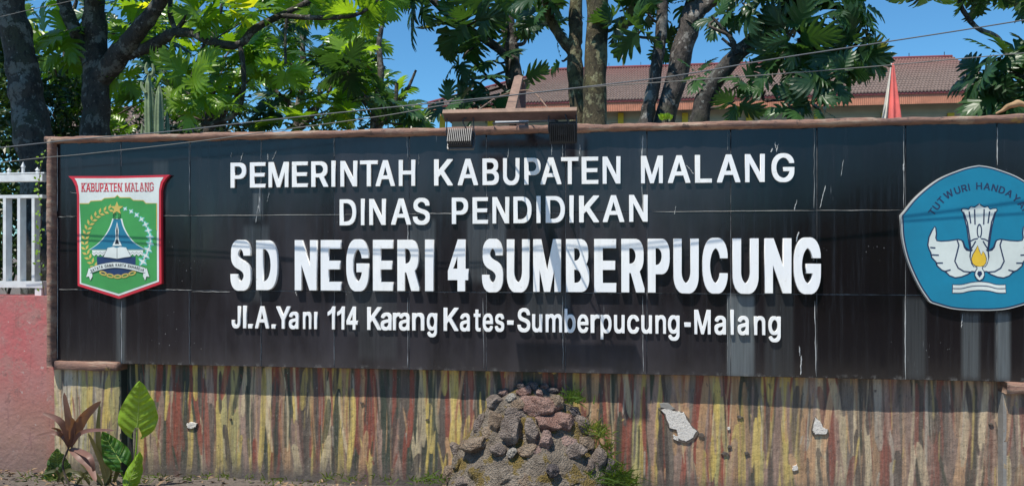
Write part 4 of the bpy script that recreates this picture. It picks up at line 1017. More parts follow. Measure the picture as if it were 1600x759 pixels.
# ------------------------------------------------------------------ flag
FY = 3.0
fp = P(1393, 190, FY); flag = thing('flag', 'red and white flag hanging furled from its white pole behind the wall', 'flag', (fp.x, FY, 0))
V, F = tube([Vector((fp.x, FY, 0)), P(1393, 88, FY)], [.011, .009], 8, smooth=False); mesh('pole', V, F, MT['white_paint'], flag)
V, F = tube([P(1393, 89, FY), P(1393, 87.5, FY), P(1393, 84, FY), P(1393, 81.5, FY)], [.008, .016, .014, .003], 8, smooth=False); mesh('finial', V, F, MT['white_paint'], flag)
V, F = tube([P(1393, 101, FY), P(1393, 97, FY)], [.012, .012], 8, smooth=False); mesh('cord_knot', V, F, MT['wire'], flag)
def cloth(name, left, right, mat, yo):
    """left/right: pixel columns from top to bottom"""
    V, F = [], []; R, K = 24, 16
    for i in range(R + 1):
        t = i / R; py = 101 + t * 115
        l = left[0] + (left[1] - left[0]) * t; r = right[0] + (right[1] - right[0]) * t
        for k_ in range(K + 1):
            s = k_ / K; p = P(l + (r - l) * s, py, FY)
            V.append((p.x, FY - .03 + yo - .05 * t * math.sin(s * math.pi) + .028 * t * math.sin(s * 9 + 1.3 + t), p.z))
    for i in range(R):
        for k_ in range(K): a = i * (K + 1) + k_; F.append((a, a + 1, a + K + 2, a + K + 1))
    o = mesh(name, V, F, mat, flag, smooth=True); md = o.modifiers.new('thick', 'SOLIDIFY'); md.thickness = .002; return o
fr = leaf_mat('red_flag_cloth', (.80, .23, .22), (.82, .24, .23), .25, .8); fw = leaf_mat('white_flag_cloth', (.78, .78, .78), (.8, .8, .8), .2, .8)
cloth('red_cloth', (1391, 1379), (1395, 1409), fr, 0); cloth('white_cloth', (1390.5, 1372), (1391.2, 1380.5), fw, -.004)

# ------------------------------------------------------------------ cables
for i, (lb, mt, pts) in enumerate([('upper thin cable stretching across the whole sign and rising to the right', 'wire_mid', [(-60, 237, -.2), (-10, 232, -.2), (72, 223, -.22), (130, 217, -.23), (270, 205, -.25), (400, 190, -.28), (560, 173, -.3), (690, 160, -.31), (800, 149, -.32), (940, 133, -.33), (1060, 118, -.33), (1200, 94, -.33), (1370, 68, -.33), (1500, 48, -.33), (1660, 22, -.33)]),
                                ('lower thin cable sagging over the sign below the other cable', 'wire', [(-60, 259, -.19), (-10, 255, -.19), (72, 246, -.2), (130, 241, -.21), (300, 222, -.24), (440, 203, -.27), (600, 181, -.3), (690, 165, -.31), (800, 149.5, -.31), (860, 143, -.32), (940, 135, -.32), (1060, 127, -.31), (1200, 117, -.3), (1380, 103, -.3), (1500, 92, -.3), (1660, 78, -.3)]),
                                ('short thin cable at the top left corner in front of the trunks', 'wire', [(-60, 40, .5), (-10, 29, .5), (50, 15, .5), (110, 2, .5), (190, -18, .5)])]):
    P3 = [P(a, b, c) for a, b, c in pts]
    V, F = tube(P3, [(.0028, .0022, .002)[i]] * len(P3), 6, step=6)
    o = mesh('overhead_cable', V, F, MT[mt], smooth=True); tag(o, lb, 'cable', 'cables strung across the front')
cd = [P(1200, 94.2, -.548), P(1370, 68.2, -.498), P(1500, 48.2, -.498), P(1660, 22.2, -.498)]

# ------------------------------------------------------------------ lamp bracket and floodlights over the sign
BYp = -.46
b0, b1 = P(694, 182, BYp), P(901, 178, BYp)
br = thing('lamp_bracket', 'brown wooden beam on a slanting strut holding the floodlights above the lettering', 'bracket', ((b0 + b1)[:][0] / 2, BYp, b0.z))
ax = (b1 - b0).normalized(); up_ = Vector((0, -.80, .60)); up_ = (up_ - ax * up_.dot(ax)).normalized(); nn_ = ax.cross(up_).normalized()
V, F = frame_box((b0 + b1) / 2, ax, up_, nn_, (b1 - b0).length, .050, .020); mesh('beam', V, F, MT['wood_shaded'], br)
V, F = frame_box((b0 + b1) / 2 + up_ * .0275, ax, up_, nn_, (b1 - b0).length + .004, .005, .022); mesh('beam_lit_edge', V, F, MT['wood'], br)  # paler wood strip stands for sunlight along the beam's top edge
s0, s1 = P(797, 176, -.44), P(811, 121, .30)
d = (s1 - s0).normalized(); sx_ = d.cross(Vector((0, 0, 1))).normalized(); sz_ = sx_.cross(d).normalized()
L_ = (s1 - s0).length
V, F = frame_box((s0 + s1) / 2 - d * .02, sx_, d, sz_, .044, L_ - .04, .026)
n = len(V)
mesh('strut', V, F, MT['wood'], br)
e0 = s1 - d * .0405
V = [e0 - sx_ * .022 - sz_ * .0128, e0 + sx_ * .022 - sz_ * .0128, e0 + sx_ * .022 + sz_ * .0128, e0 - sx_ * .022 + sz_ * .0128, s1 - sz_ * .0128, s1 + sz_ * .0128]
mesh('strut_tip', V, [(0, 1, 4), (3, 5, 2), (0, 4, 5, 3), (1, 2, 5, 4)], MT['wood'], br)
# stout post behind the coping that carries the strut
V, F = frame_box(Vector((s1.x + .012, .30, s1.z - .46)), Vector((1, 0, 0)), Vector((0, 1, 0)), Vector((0, 0, 1)), .045, .04, .86); mesh('post', V, F, MT['wood_shaded'], br)
for a, b, c in [((742, 176, BYp), (775, 153, -.2), (804, 143, -.05)), ((806, 143, -.05), (832, 143, -.2), (858, 172, BYp))]:
    V, F = tube([P(*a), P(*b), P(*c)], [.0032] * 3, 6); mesh('tie_wire', V, F, MT['wood'], br)
V, F = tube([P(770, 193, -.05), P(815, 191.5, -.2), P(862, 189, -.42), P(872, 190, -.44)], [.004] * 4, 6); mesh('conduit', V, F, MT['black_metal'], br)
V, F = frame_box(P(800, 191.5, .05), Vector((1, 0, 0)), Vector((0, 1, 0)), Vector((0, 0, 1)), .17, .03, .014); mesh('wedge_board', V, F, MT['white_paint'], br)
def floodlight(px0, px1, py0, py1, label, tilt, fins_m, body_m):
    c = P((px0 + px1) / 2, (py0 + py1) / 2, BYp - .01); w = (px1 - px0) * pxs(718, BYp); h = (py1 - py0) * pxs(718, BYp)
    t = thing('floodlight', label, 'floodlight', tuple(c), 'floodlights hung from the beam')
    ca, sa = math.cos(tilt), math.sin(tilt)
    X = Vector((1, 0, 0)); Yv = Vector((0, ca, sa)); Zv = Vector((0, -sa, ca)); hh = h * 1.05
    V, F = frame_box(c + Yv * .018, X, Yv, Zv, w * .92, .022, hh * .92); mesh('housing', V, F, body_m, t)
    V, F = join(frame_box(c + Yv * .032 + Zv * hh * .48, X, Yv, Zv, w, .012, .010), frame_box(c + Yv * .032 - Zv * hh * .48, X, Yv, Zv, w, .012, .010),
                frame_box(c + Yv * .032 + X * w * .47, X, Yv, Zv, .010, .0118, hh * .94), frame_box(c + Yv * .032 - X * w * .47, X, Yv, Zv, .010, .0118, hh * .94)); mesh('frame', V, F, fins_m, t)
    V, F = frame_box(c + Yv * .031, X, Yv, Zv, w * .86, .004, hh * .86); mesh('glass', V, F, MT['glass'], t)
    fs = []
    for i in range(13):
        fs.append(frame_box(c - Yv * .006 + X * (w * .86 * (i / 12 - .5)), X, Yv, Zv, .0028, .028, hh * .86))
    V, F = join(*fs); mesh('heat_sink', V, F, fins_m, t)
    V, F = frame_box(c - Yv * .0 + Zv * hh * .05, X, Yv, Zv, w * .35, .018, hh * .3); mesh('junction_box', V, F, body_m, t)
    bz = b0.z + .0
    for s in (-1, 1):
        V, F = tube([c + X * s * w * .5 + Yv * .015, c + X * s * w * .52 + Vector((0, 0, .02)), Vector((c.x + s * w * .5, BYp - .01, bz - .012))], [.0028] * 3, 6, smooth=False); mesh('bracket_arm', V, F, MT['black_metal'], t)
    V, F = tube([c + X * w * .25 + Vector((0, .0, hh * .4)), c + X * w * .1 + Vector((0, 0, hh * .9)), Vector((c.x + w * .3, BYp, bz - .005))], [.003] * 3, 6); mesh('cord', V, F, MT['black_metal'], t)
MT['lamp_fin'] = simple('grey_lamp_fin', (.13, .135, .14), .5, .3, 40, 0, .2)
m = M('lamp_glass', .08); m.col((.25, .26, .25)); MT['glass'] = m.m
floodlight(698, 740, 201, 228, 'grey finned floodlight hanging under the left end of the wooden beam', math.radians(-28), MT['lamp_fin'], MT['black_metal'])
floodlight(858, 900, 193, 223, 'black floodlight in shade hanging under the right end of the wooden beam', math.radians(12), MT['black_metal'], MT['black_metal'])  # fins coloured darker than the left lamp's to stand for shade

# ------------------------------------------------------------------ dry curled piece on the coping, sprig on the coping
pts = [P(1556, 178, .05), P(1568, 172, .05), P(1580, 164, .04), P(1592, 161, .04), P(1606, 165, .04), P(1618, 176, .05)]
V, F = tube(pts, [.004, .010, .015, .014, .012, .005], 10, rough=.9, step=6)
hk = mesh('dry_husk', V, F, simple('tan_dry_husk', (.52, .33, .17), .9, .5, 18, .004), smooth=True); tag(hk, 'dry curled tan husk lying on the coping near the right edge', 'husk')
sp = P(1040, 186, .12)
spr = thing('fern_sprig', 'small bright green sprig growing on the coping beside the forked trunk', 'plant', tuple(sp))
V, F = [], []
for i in range(70):
    p = P(1032 + rr.random() * 16, 189 - rr.random() * 5, .13 + rr.random() * .05); d = Vector((rr.gauss(0, .6), rr.gauss(-.2, .4), 1)).normalized()
    n = len(V); V += leaf_quad(p, d, Vector((0, -1, 0)), .028, .008); F.append((n, n + 1, n + 2, n + 3))
mesh('foliage', V, F, MT['leaf_taro'], spr, kind='stuff')
for k_, (px, py) in enumerate([(1040, 189)]):
    V, F = tube([P(px, py + 4, .15), P(px, py - 6, .15)], [.003, .002], 5, smooth=False); mesh('stem', V, F, MT['twig'], spr)

# ------------------------------------------------------------------ mound of cemented rocks
def rk(name, c1, c2, moss=None):
    m = M(name, .95); f = m.noise(14, 6, .75); f2 = m.noise(60, 5, .8)
    c = m.mix(m.rng(f, .35, .65), c1, c2); c = m.mix(m.rng(f2, .56, .64, 0, .8), c, tuple(q * .3 for q in c1))
    if moss: c = m.mix(m.rng(m.noise(9, 5, .7), .52, .57, 0, .9), c, moss)
    pit_ = m.voro(120)
    c = m.mix(m.rng(m.noise(22, 5, .8), .6, .66, 0, .35), c, (.42, .38, .33))
    m.col(c); m.bump(m.math('ADD', m.math('MULTIPLY', f2, 1.4), m.math('MULTIPLY', pit_, .8)), .018, 1.0); return m.m
RM = {'g': rk('grey_rock', (.16, .125, .105), (.33, .27, .23)), 'r': rk('red_porous_rock', (.25, .135, .105), (.40, .26, .215)), 't': rk('tan_rock', (.22, .155, .105), (.36, .28, .205)),
      'd': rk('dark_rock', (.085, .07, .07), (.17, .145, .14)), 'p': rk('pink_rock', (.28, .18, .15), (.40, .28, .24)), 'w': rk('pale_rock', (.36, .33, .28), (.5, .46, .4)),
      'b': rk('mossy_cement', (.16, .13, .10), (.31, .26, .205), (.20, .14, .03))}
mc = P(822, 700, -.1)
mound = thing('rock_mound', 'mound of rough volcanic stones cemented against the striped base in the middle', 'rock pile', (mc.x, -.05, 0))
def Rp(x, z, Y): return P(660 + x / 3.815, 560 + z / 3.815, Y)
prof = [(150, 600, 690, .02), (200, 520, 810, .05), (260, 400, 880, .09), (330, 350, 930, .12), (400, 310, 975, .16), (480, 240, 1010, .19), (560, 200, 1060, .23), (640, 175, 1110, .26), (700, 150, 1125, .29), (780, 130, 1140, .32), (900, 110, 1150, .36)]
V, F = [], []
K = 48
fine_prof = []
for i in range(len(prof) - 1):
    for s in range(6):
        t = s / 6; fine_prof.append(tuple(prof[i][j] * (1 - t) + prof[i + 1][j] * t for j in range(4)))
fine_prof.append(prof[-1])
def mound_y(x, z):
    for i in range(len(prof) - 1):
        if prof[i][0] <= z <= prof[i + 1][0]:
            t = (z - prof[i][0]) / (prof[i + 1][0] - prof[i][0]); l, r, d_ = [prof[i][j] * (1 - t) + prof[i + 1][j] * t for j in (1, 2, 3)]
            s = (x - l) / (r - l); s = min(max(s, 0), 1)
            return .055 - d_ * (4 * s * (1 - s)) ** .5
    return .05 if z < 150 else -.3
for (z, l, r, d_) in fine_prof:
    for k_ in range(K + 1):
        s = k_ / K; y = .07 - (d_ + .01) * (4 * s * (1 - s)) ** .45
        p = Rp(l + (r - l) * s, z, y)
        nz = mnoise.noise(p * 7) * .022 + mnoise.noise(p * 19) * .012 + mnoise.noise(p * 45) * .006
        V.append(p + Vector((nz * .4, -abs(nz) - nz * .3, nz * .5)))
for i in range(len(fine_prof) - 1):
    for k_ in range(K): a = i * (K + 1) + k_; F.append((a, a + 1, a + K + 2, a + K + 1))
mesh('cement_core', V, F, RM['b'], mound, smooth=True)
def rock(x, z, rx, rz, rot, kind, sink=.0, seed=0):
    y = mound_y(x, z); k = pxs(822, y) / 3.815; c = Rp(x, z, y + sink)
    R_ = random.Random(seed); bm = bmesh.new(); bmesh.ops.create_icosphere(bm, subdivisions=4, radius=1)
    planes = [(Vector((R_.gauss(0, 1), R_.gauss(0, 1) - .3, R_.gauss(0, 1))).normalized(), R_.uniform(.58, .88)) for _ in range(13)]
    cr, sr = math.cos(rot), math.sin(rot); off = Vector((seed * 3.7, 0, 0)); ry = (rx + rz) / 2 * .8
    for v in bm.verts:
        p = v.co.normalized()
        for n_, d_ in planes:
            q = p.dot(n_)
            if q > d_: p = p - n_ * (q - d_)
        p = p * (1.12 + .16 * mnoise.noise(p * 2.2 + off) + .07 * mnoise.noise(p * 6 + off) + .035 * mnoise.noise(p * 15 + off))
        X, Y_, Z_ = p.x * rx * k, p.y * ry * k, p.z * rz * k
        v.co = Vector((X * cr - Z_ * sr, Y_, X * sr + Z_ * cr))
    me = bpy.data.meshes.new('rock'); bm.to_mesh(me); bm.free()
    me.polygons.foreach_set('use_smooth', [True] * len(me.polygons))
    o = link_mesh('rock', me, RM[kind], mound); o.location = c - Vector(mound['org'])
for i, a in enumerate([(435, 255, 62, 44, .2, 'g', -.01), (485, 203, 36, 26, -.2, 'p'), (530, 235, 40, 26, 0, 'w'), (435, 385, 45, 85, .1, 't'), (345, 385, 42, 68, .1, 'g'), (318, 512, 98, 44, .22, 't', -.02), (530, 425, 72, 96, .25, 'g', -.03),
                       (648, 440, 50, 78, 0, 'g', -.02), (737, 488, 44, 58, -.1, 'p', -.02), (872, 385, 28, 52, -.2, 'p', -.02), (808, 262, 50, 42, -.2, 't', -.02), (690, 285, 120, 62, -.12, 'r'), (580, 285, 55, 45, .5, 't'),
                       (605, 200, 48, 36, .5, 'r'), (660, 165, 32, 36, 0, 'd'), (700, 203, 20, 26, 0, 'p', -.02), (725, 168, 26, 20, 0, 'r'), (775, 190, 36, 24, 0, 'd'), (900, 318, 46, 32, -.5, 'd'), (935, 395, 58, 48, -.3, 'g'),
                       (450, 540, 48, 50, 0, 'g', -.02), (534, 560, 32, 30, .3, 'w', -.02), (630, 545, 60, 42, 0, 't'), (920, 555, 62, 46, 0, 'g', -.015), (965, 500, 58, 46, -.5, 't'), (1048, 600, 46, 92, -.15, 'g', -.01),
                       (1100, 680, 52, 130, -.08, 'd'), (772, 668, 50, 36, -.2, 'd', -.03), (212, 625, 36, 52, 0, 'b', -.01), (160, 695, 46, 56, .3, 't', -.01), (240, 745, 52, 44, 0, 'g', -.01), (200, 545, 30, 56, .3, 'g'),
                       (830, 385, 90, 60, -.2, 'r', .01), (1000, 640, 26, 60, 0, 'g'), (560, 330, 70, 40, -.3, 'g'), (740, 390, 80, 50, -.3, 'r', .0), (500, 720, 70, 60, .1, 'b', .02), (610, 735, 60, 50, .1, 't', .02), (400, 460, 60, 50, 0, 't', .02),
                       (860, 500, 70, 40, 0, 'p', .02), (690, 560, 70, 40, 0, 'p', .02), (880, 720, 70, 60, 0, 'b', .02), (330, 680, 80, 60, 0, 'b', .02), (640, 240, 30, 24, .2, 'w', -.01), (585, 165, 28, 26, .2, 'd')]):
    rock(*a, seed=i + 5)
# grass growing on and beside the mound
def tuft(name, spots, label, n_each=26, L=.12, Wd=.004, mat='grass', spread=.04):
    V, F = [], []; cx = None
    for (px, py, Y, k) in spots:
        c = P(px, py, Y); cx = cx or c
        for i in range(int(n_each * k)):
            p = c + Vector((rr.gauss(0, spread * .6), rr.gauss(0, .012), rr.gauss(0, spread * .25)))
            an = rr.gauss(0, .8); l = L * k ** .5 * rr.uniform(.4, 1.15); d0 = Vector((math.sin(an), rr.uniform(-.7, .1), math.cos(an))).normalized()
            side = Vector((d0.z, rr.uniform(-.4, .4), -d0.x)).normalized() * Wd * rr.uniform(.6, 1.2); b = len(V); bend = Vector((math.sin(an) * .6, -.3, -.75)) * l * rr.uniform(.1, .6)
            for t in (0, .4, .75):
                q = p + d0 * l * t + bend * t * t; V += [q - side * (1 - t * .7), q + side * (1 - t * .7)]
            V.append(p + d0 * l + bend); F += [(b, b + 1, b + 3, b + 2), (b + 2, b + 3, b + 5, b + 4), (b + 4, b + 5, b + 6)]
    o = mesh(name, V, F, MT[mat], kind='stuff'); tag(o, label, 'grass'); return o
tuft('grass_tuft', [(882, 625, -.01, 1), (898, 622, 0, 1.1), (890, 612, 0, .5), (906, 628, .0, .7)], 'grass tuft hanging from the upper right side of the rock mound', 24, .07)
tuft('grass_tuft', [(925, 668, -.02, 1), (933, 682, -.03, 1.2), (940, 672, -.02, .8), (945, 700, -.03, .9), (950, 715, -.03, .9)], 'yellowish grass tuft halfway down the right side of the rock mound', 24, .08)
tuft('grass_tuft', [(955, 735, -.05, 1.2), (968, 748, -.06, 1.6), (945, 755, -.08, 1.2), (980, 757, -.05, 1), (922, 750, -.12, 1.2)], 'dense green grass tuft at the right foot of the rock mound', 40, .09)
tuft('grass_tuft', [(672, 748, -.02, .8), (690, 746, -.02, .9), (655, 750, 0, .6)], 'short grass tuft at the left foot of the rock mound', 34, .05)
V, F = [], []
tuft('ground_weeds', [(px, 749 + rr.uniform(-4, 6), -.02 - .1 * rr.random(), rr.uniform(.3, .8)) for px in (60, 75, 95, 110, 130, 145, 160, 250, 300, 350, 420, 470, 500, 550, 580, 610, 15, 100, 120, 85, 140, 230, 70, 90, 115, 125, 150, 40, 170, 320, 385, 440, 520)], 'sparse low weeds along the foot of the wall', 20, .06)
# fallen leaves and pebbles: uncountable litter
V, F = [], []
for i in range(1300):
    x = rr.uniform(-4.2, 3.5); y = rr.uniform(-.75, .02) if rr.random() < .8 else rr.uniform(-1.5, 0)
    a = rr.random() * 6.28; l = rr.uniform(.02, .06); d_ = Vector((math.cos(a), math.sin(a), rr.uniform(-.2, .5))).normalized(); b = len(V)
    p = Vector((x, y, .012 + rr.random() * .012)); q = leaf_quad(p, d_, Vector((rr.gauss(0, .3), rr.gauss(0, .3), 1)).normalized(), l, l * .5); q[1].z += .006; q[3].z += .006
    V += q; F += [(b, b + 1, b + 2), (b, b + 2, b + 3)]
o = mesh('fallen_leaves', V, F, simple('dry_leaf_litter', (.33, .22, .13), .9, .6, 14, 0), kind='stuff'); tag(o, 'dry leaves scattered over the soil at the foot of the wall', 'leaf litter')
V, F = [], []
bmr = bmesh.new(); bmesh.ops.create_icosphere(bmr, subdivisions=1, radius=1); IV = [v.co.copy() for v in bmr.verts]; IF = [tuple(v.index for v in f.verts) for f in bmr.faces]; bmr.free()
for i in range(700):
    x = rr.uniform(-4.2, 3.5); y = rr.uniform(-.9, .04); s = rr.uniform(.003, .011) * (2 if rr.random() < .05 else 1); b = len(V)
    V += [(x + v.x * s * rr.uniform(.8, 1.2), y + v.y * s, .008 + v.z * s * .6) for v in IV]; F += [tuple(q + b for q in f) for f in IF]
o = mesh('pebbles', V, F, RM['t'], kind='stuff'); tag(o, 'small stones and crumbs of plaster on the soil below the wall', 'pebbles')

# ------------------------------------------------------------------ foreground plants
def blade(pts, w, parent, mat, name='leaf', fold=.25, twist=0.0, prof=None):
    p, r = smooth_path(pts, [1] * len(pts), 5); n = len(p); V, F = [], []
    for i, q in enumerate(p):
        t = i / (n - 1); d = (p[min(i + 1, n - 1)] - p[max(i - 1, 0)]).normalized(); s = d.cross(Vector((math.sin(twist + .5), -math.cos(twist + .5), .35))).normalized(); nn = s.cross(d)
        ww = w * (math.sin(math.pi * min(1, t * .86 + .10)) ** .8 if t < 1 else .02) * .5
        V += [q - s * ww + nn * ww * fold, q, q + s * ww + nn * ww * fold]
    for i in range(n - 1):
        a = i * 3; F += [(a, a + 1, a + 4, a + 3), (a + 1, a + 2, a + 5, a + 4)]
    return mesh(name, V, F, mat, parent, smooth=True)
cb = P(120, 740, -.25)
cor = thing('cordyline_plant', 'small cordyline plant with reddish brown strap leaves in front of the left pier', 'plant', (cb.x, -.25, 0))
V, F = tube([Vector((cb.x - .03, -.25, 0)), P(98, 728, -.25), P(106, 702, -.26), P(110, 690, -.26)], [.005, .005, .005, .004], 7); mesh('stem', V, F, MT['twig'], cor)
hub = (110, 698)
for pts, w in [([(110, 698), (112, 680), (108, 655), (100, 612)], 15), ([(111, 695), (118, 675), (132, 650), (158, 626)], 19), ([(109, 698), (104, 675), (92, 656), (66, 644)], 12), ([(111, 697), (122, 680), (140, 672), (180, 672)], 8),
               ([(108, 700), (100, 684), (86, 676), (56, 680)], 8), ([(112, 698), (112, 676), (114, 662), (110, 652)], 12), ([(110, 700), (124, 712), (138, 725), (150, 752)], 17), ([(109, 697), (100, 685), (92, 672), (80, 668)], 6),
               ([(111, 696), (116, 672), (122, 655), (138, 640)], 7), ([(111, 700), (128, 706), (142, 716), (148, 742)], 10)]:
    n = len(pts); P3 = [P(a, b, -.26 + rr.uniform(-.03, .0) * (i / n) * 3 - .02 * i) for i, (a, b) in enumerate(pts)]
    blade(P3, w * pxs(120, -.25) * .85, cor, MT['leaf_cordy'], twist=rr.uniform(-.5, .5))
stp = thing('strap_leaf_plant', 'clump of dark olive strap leaves between the reddish plant and the broad green leaves', 'plant', tuple(P(165, 752, -.15)))
for pts, w in [([(166, 758), (160, 720), (154, 680), (156, 630)], 9), ([(168, 758), (162, 730), (150, 700), (138, 676)], 8), ([(172, 758), (172, 735), (176, 715), (178, 690)], 9), ([(160, 758), (150, 745), (140, 735), (125, 722)], 8), ([(176, 758), (184, 735), (186, 720), (190, 700)], 7), ([(163, 758), (170, 740), (164, 715), (160, 690)], 8),
               ([(90, 752), (96, 742), (110, 734), (128, 745)], 6), ([(100, 755), (92, 740), (84, 735), (62, 742)], 5), ([(120, 756), (128, 745), (136, 738), (150, 730)], 5), ([(140, 757), (132, 744), (124, 738), (112, 736)], 5)]:
    blade([P(a, b, -.15 - .015 * i) for i, (a, b) in enumerate(pts)], w * pxs(160, -.15) * 1.1, stp, MT['leaf_strap'], twist=rr.uniform(-.6, .6))
bbp = P(88, 735, -.08)
bush = thing('round_leaf_weed', 'low weed with round green leaves behind the reddish plant', 'plant', tuple(bbp))
def heart(tip, notch, width, Y0, parent, mat, curl=0., tilt=0., bulge=.5, name='leaf', seed=0, wave=1.0):
    """heart shaped leaf: tip and notch given as photo positions"""
    a = P(*notch, Y0); b = P(*tip, Y0 - tilt); ax_ = b - a; L = ax_.length; ax_.normalize()
    s = ax_.cross((Vector((0, -DIST, EYE)) - a).normalized() + Vector((-.15, 0, .25))).normalized(); n_ = s.cross(ax_).normalized(); n_ = n_ if n_.y < 0 else -n_
    V, F = [], []; NU, NV = 30, 10; T0 = -.24
    def half(t):      # half-width along the midrib: round basal lobes, long drip tip
        if t < .20: return width * .5 * math.sqrt(max(.0, 1 - ((t - .20) / .46) ** 2))
        s_ = (t - .20) / .80; return width * .5 * ((1 - s_ * s_) ** .9 * .86 + .14 * (1 - s_)) * (1 - .25 * math.sin(s_ * math.pi) * s_)
    def surf(t, q, lift=0):
        w = half(t); sg = 1 if q >= 0 else -1; x_ = q * w; back = 0
        if t < 0:
            gap = w * .55 * (t / T0) ** 1.2
            x_ = sg * (gap + (w - gap) * abs(q)) if abs(q) > .03 else 0; back = 0 if abs(q) > .03 else -t * L
        ph = (t * L - abs(x_) * .75) / L
        ribs = .0055 * wave * math.cos(ph * 38) * min(1, abs(q) * 3) * (1 - abs(q) ** 5) * (width / .16)
        edge = .006 * wave * math.sin(t * 17 + seed + sg) * abs(q) ** 4
        cup = -(q * q) * width * .20 * bulge + abs(q) * width * .05 + ribs + edge + .005 * mnoise.noise((t * 6, q * 3, seed)) * wave
        return a + ax_ * (t * L + back) + s * x_ + n_ * (cup - math.sin(max(0, t) * math.pi * .9) * L * .10 * curl + lift)
    for i in range(NU + 1):
        t = T0 + (1 - T0) * i / NU
        for j in range(-NV, NV + 1): V.append(surf(t, j / NV))
    W = 2 * NV + 1
    for i in range(NU):
        t = T0 + (1 - T0) * i / NU
        for j in range(W - 1):
            k_ = i * W + j
            if t < -.01 and j in (NV - 1, NV): continue
            F.append((k_, k_ + 1, k_ + W + 1, k_ + W))
    o = mesh(name, V, F, mat, parent, smooth=True)
    TV = [tube([surf(t, .001, .0012) for t in (0, .2, .4, .6, .8, .97)], [.0026, .0022, .0018, .0013, .0009, .0004], 5, step=2)]
    for k_ in range(6):
        for sg in (-1, 1):
            t0_ = .02 + k_ * .13
            TV.append(tube([surf(min(.97, t0_ + g_ * (.22 - k_ * .012) * (1 if k_ else -.6)), sg * max(.05, g_), .0008) for g_ in (.04, .3, .6, .9)], [.0011, .0009, .0007, .0003], 4, step=2))
    V, F = join(*TV); mesh('veins', V, F, MT['vein'], o); return o
MT['vein'] = leaf_mat('pale_leaf_vein', (.36, .48, .12), (.38, .5, .14), .3, .4)
for i, (x_, z_, w) in enumerate([(88, 715, .10), (100, 728, .07), (78, 736, .07)]):
    heart((x_, z_ - 14), (x_ + 2, z_ + 14), w, -.08, bush, leaf_mat('dull_green_leaf', (.07, .14, .04), (.09, .17, .05), .3), .4, .03, .4, seed=i)
taro = thing('taro_plant', 'young plant with three broad bright green heart shaped leaves by the dark pier edge', 'plant', (P(200, 759, -.2).x, -.2, 0))
heart((217, 597), (214, 668), .190, -.20, taro, MT['leaf_taro'], .8, .06, .5, seed=1)
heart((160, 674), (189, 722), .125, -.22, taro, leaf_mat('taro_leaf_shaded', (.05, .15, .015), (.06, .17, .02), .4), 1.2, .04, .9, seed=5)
heart((216, 708), (200, 758), .085, -.24, taro, MT['leaf_taro'], 1.0, .02, 1.6, seed=9)
for pts in ([(214, 670, -.2), (213, 700, -.2), (208, 735, -.2), (203, 775, -.2)], [(187, 723, -.21), (188, 735, -.21), (194, 748, -.2), (200, 775, -.2)], [(200, 757, -.23), (200, 765, -.22), (201, 775, -.2)]):
    V, F = tube([P(*p) for p in pts], [.0035, .004, .005, .006][:len(pts)], 7); mesh('leaf_stalk', V, F, MT['leaf_taro'], taro, smooth=True)

# ------------------------------------------------------------------ cactus behind the coping
def cactus_col(name, base, top, r, parent, bend=0):
    V, F = [], []; N = 30; R_ = 6
    for i in range(N + 1):
        t = i / N; c = base.lerp(top, t) + Vector((bend * math.sin(t * 3.1), 0, 0)); rad = r * (1 - .12 * t) * (math.sqrt(max(0, 1 - ((t - .9) / .1) ** 2)) if t > .9 else 1) * (1 + .06 * math.sin(t * 24))
        for k_ in range(R_ * 4):
            th = 2 * math.pi * k_ / (R_ * 4); q = rad * (.72 + .33 * abs(math.cos(th * R_ / 2)) ** 1.3)
            V.append(c + Vector((q * math.cos(th), q * math.sin(th), 0)))
    n = R_ * 4
    for i in range(N):
        for k_ in range(n): F.append((i * n + k_, i * n + (k_ + 1) % n, (i + 1) * n + (k_ + 1) % n, (i + 1) * n + k_))
    F.append(tuple(N * n + k_ for k_ in range(n)))
    o = mesh(name, V, F, MT['cactus'], parent, smooth=False)
    V, F = [], []
    for i in range(1, N * 2):
        t = i / (N * 2); c = base.lerp(top, t) + Vector((bend * math.sin(t * 3.1), 0, 0))
        for k_ in range(R_):
            th = 2 * math.pi * k_ / R_; o_ = Vector((math.cos(th), math.sin(th), 0)); p = c + o_ * r * .95; b = len(V)
            V += [p, p + o_ * .016 + Vector((0, 0, .008)), p + o_ * .002 + Vector((0, 0, .006))]; F.append((b, b + 1, b + 2))
    mesh('spines', V, F, MT['wall_pale'], parent, kind='stuff')
MT['cactus'] = simple('cactus_skin', (.24, .31, .16), .8, .45, 14, .003)
CY = .9
cc = P(240, 210, CY); cac = thing('cactus', 'tall ribbed columnar cactus standing behind the coping at the left', 'cactus', (cc.x, CY, 0))
for (a, b, w, bd) in [((233, 300), (232, 112), 9, .02), ((252, 300), (249, 128), 8.5, -.01), ((243, 300), (241, 150), 7, 0), ((223, 300), (222, 190), 5, 0), ((262, 300), (261, 172), 6, 0)]:
    b_ = P(a[0], a[1], CY); b_.z = 0; cactus_col('column', b_, P(b[0], b[1], CY + (.05 if w < 8 else 0)), w * pxs(240, CY) * .98, cac, bd)
for a, b, c_ in [((228, 146), (222, 136), (221, 128)), ((236, 118), (240, 112), (238, 100)), ((230, 116), (228, 106), (230, 98))]:
    V, F = tube([P(*a, CY - .03), P(*b, CY - .03), P(*c_, CY - .03)], [.012, .011, .006], 6); mesh('shoot', V, F, MT['cactus'], cac)
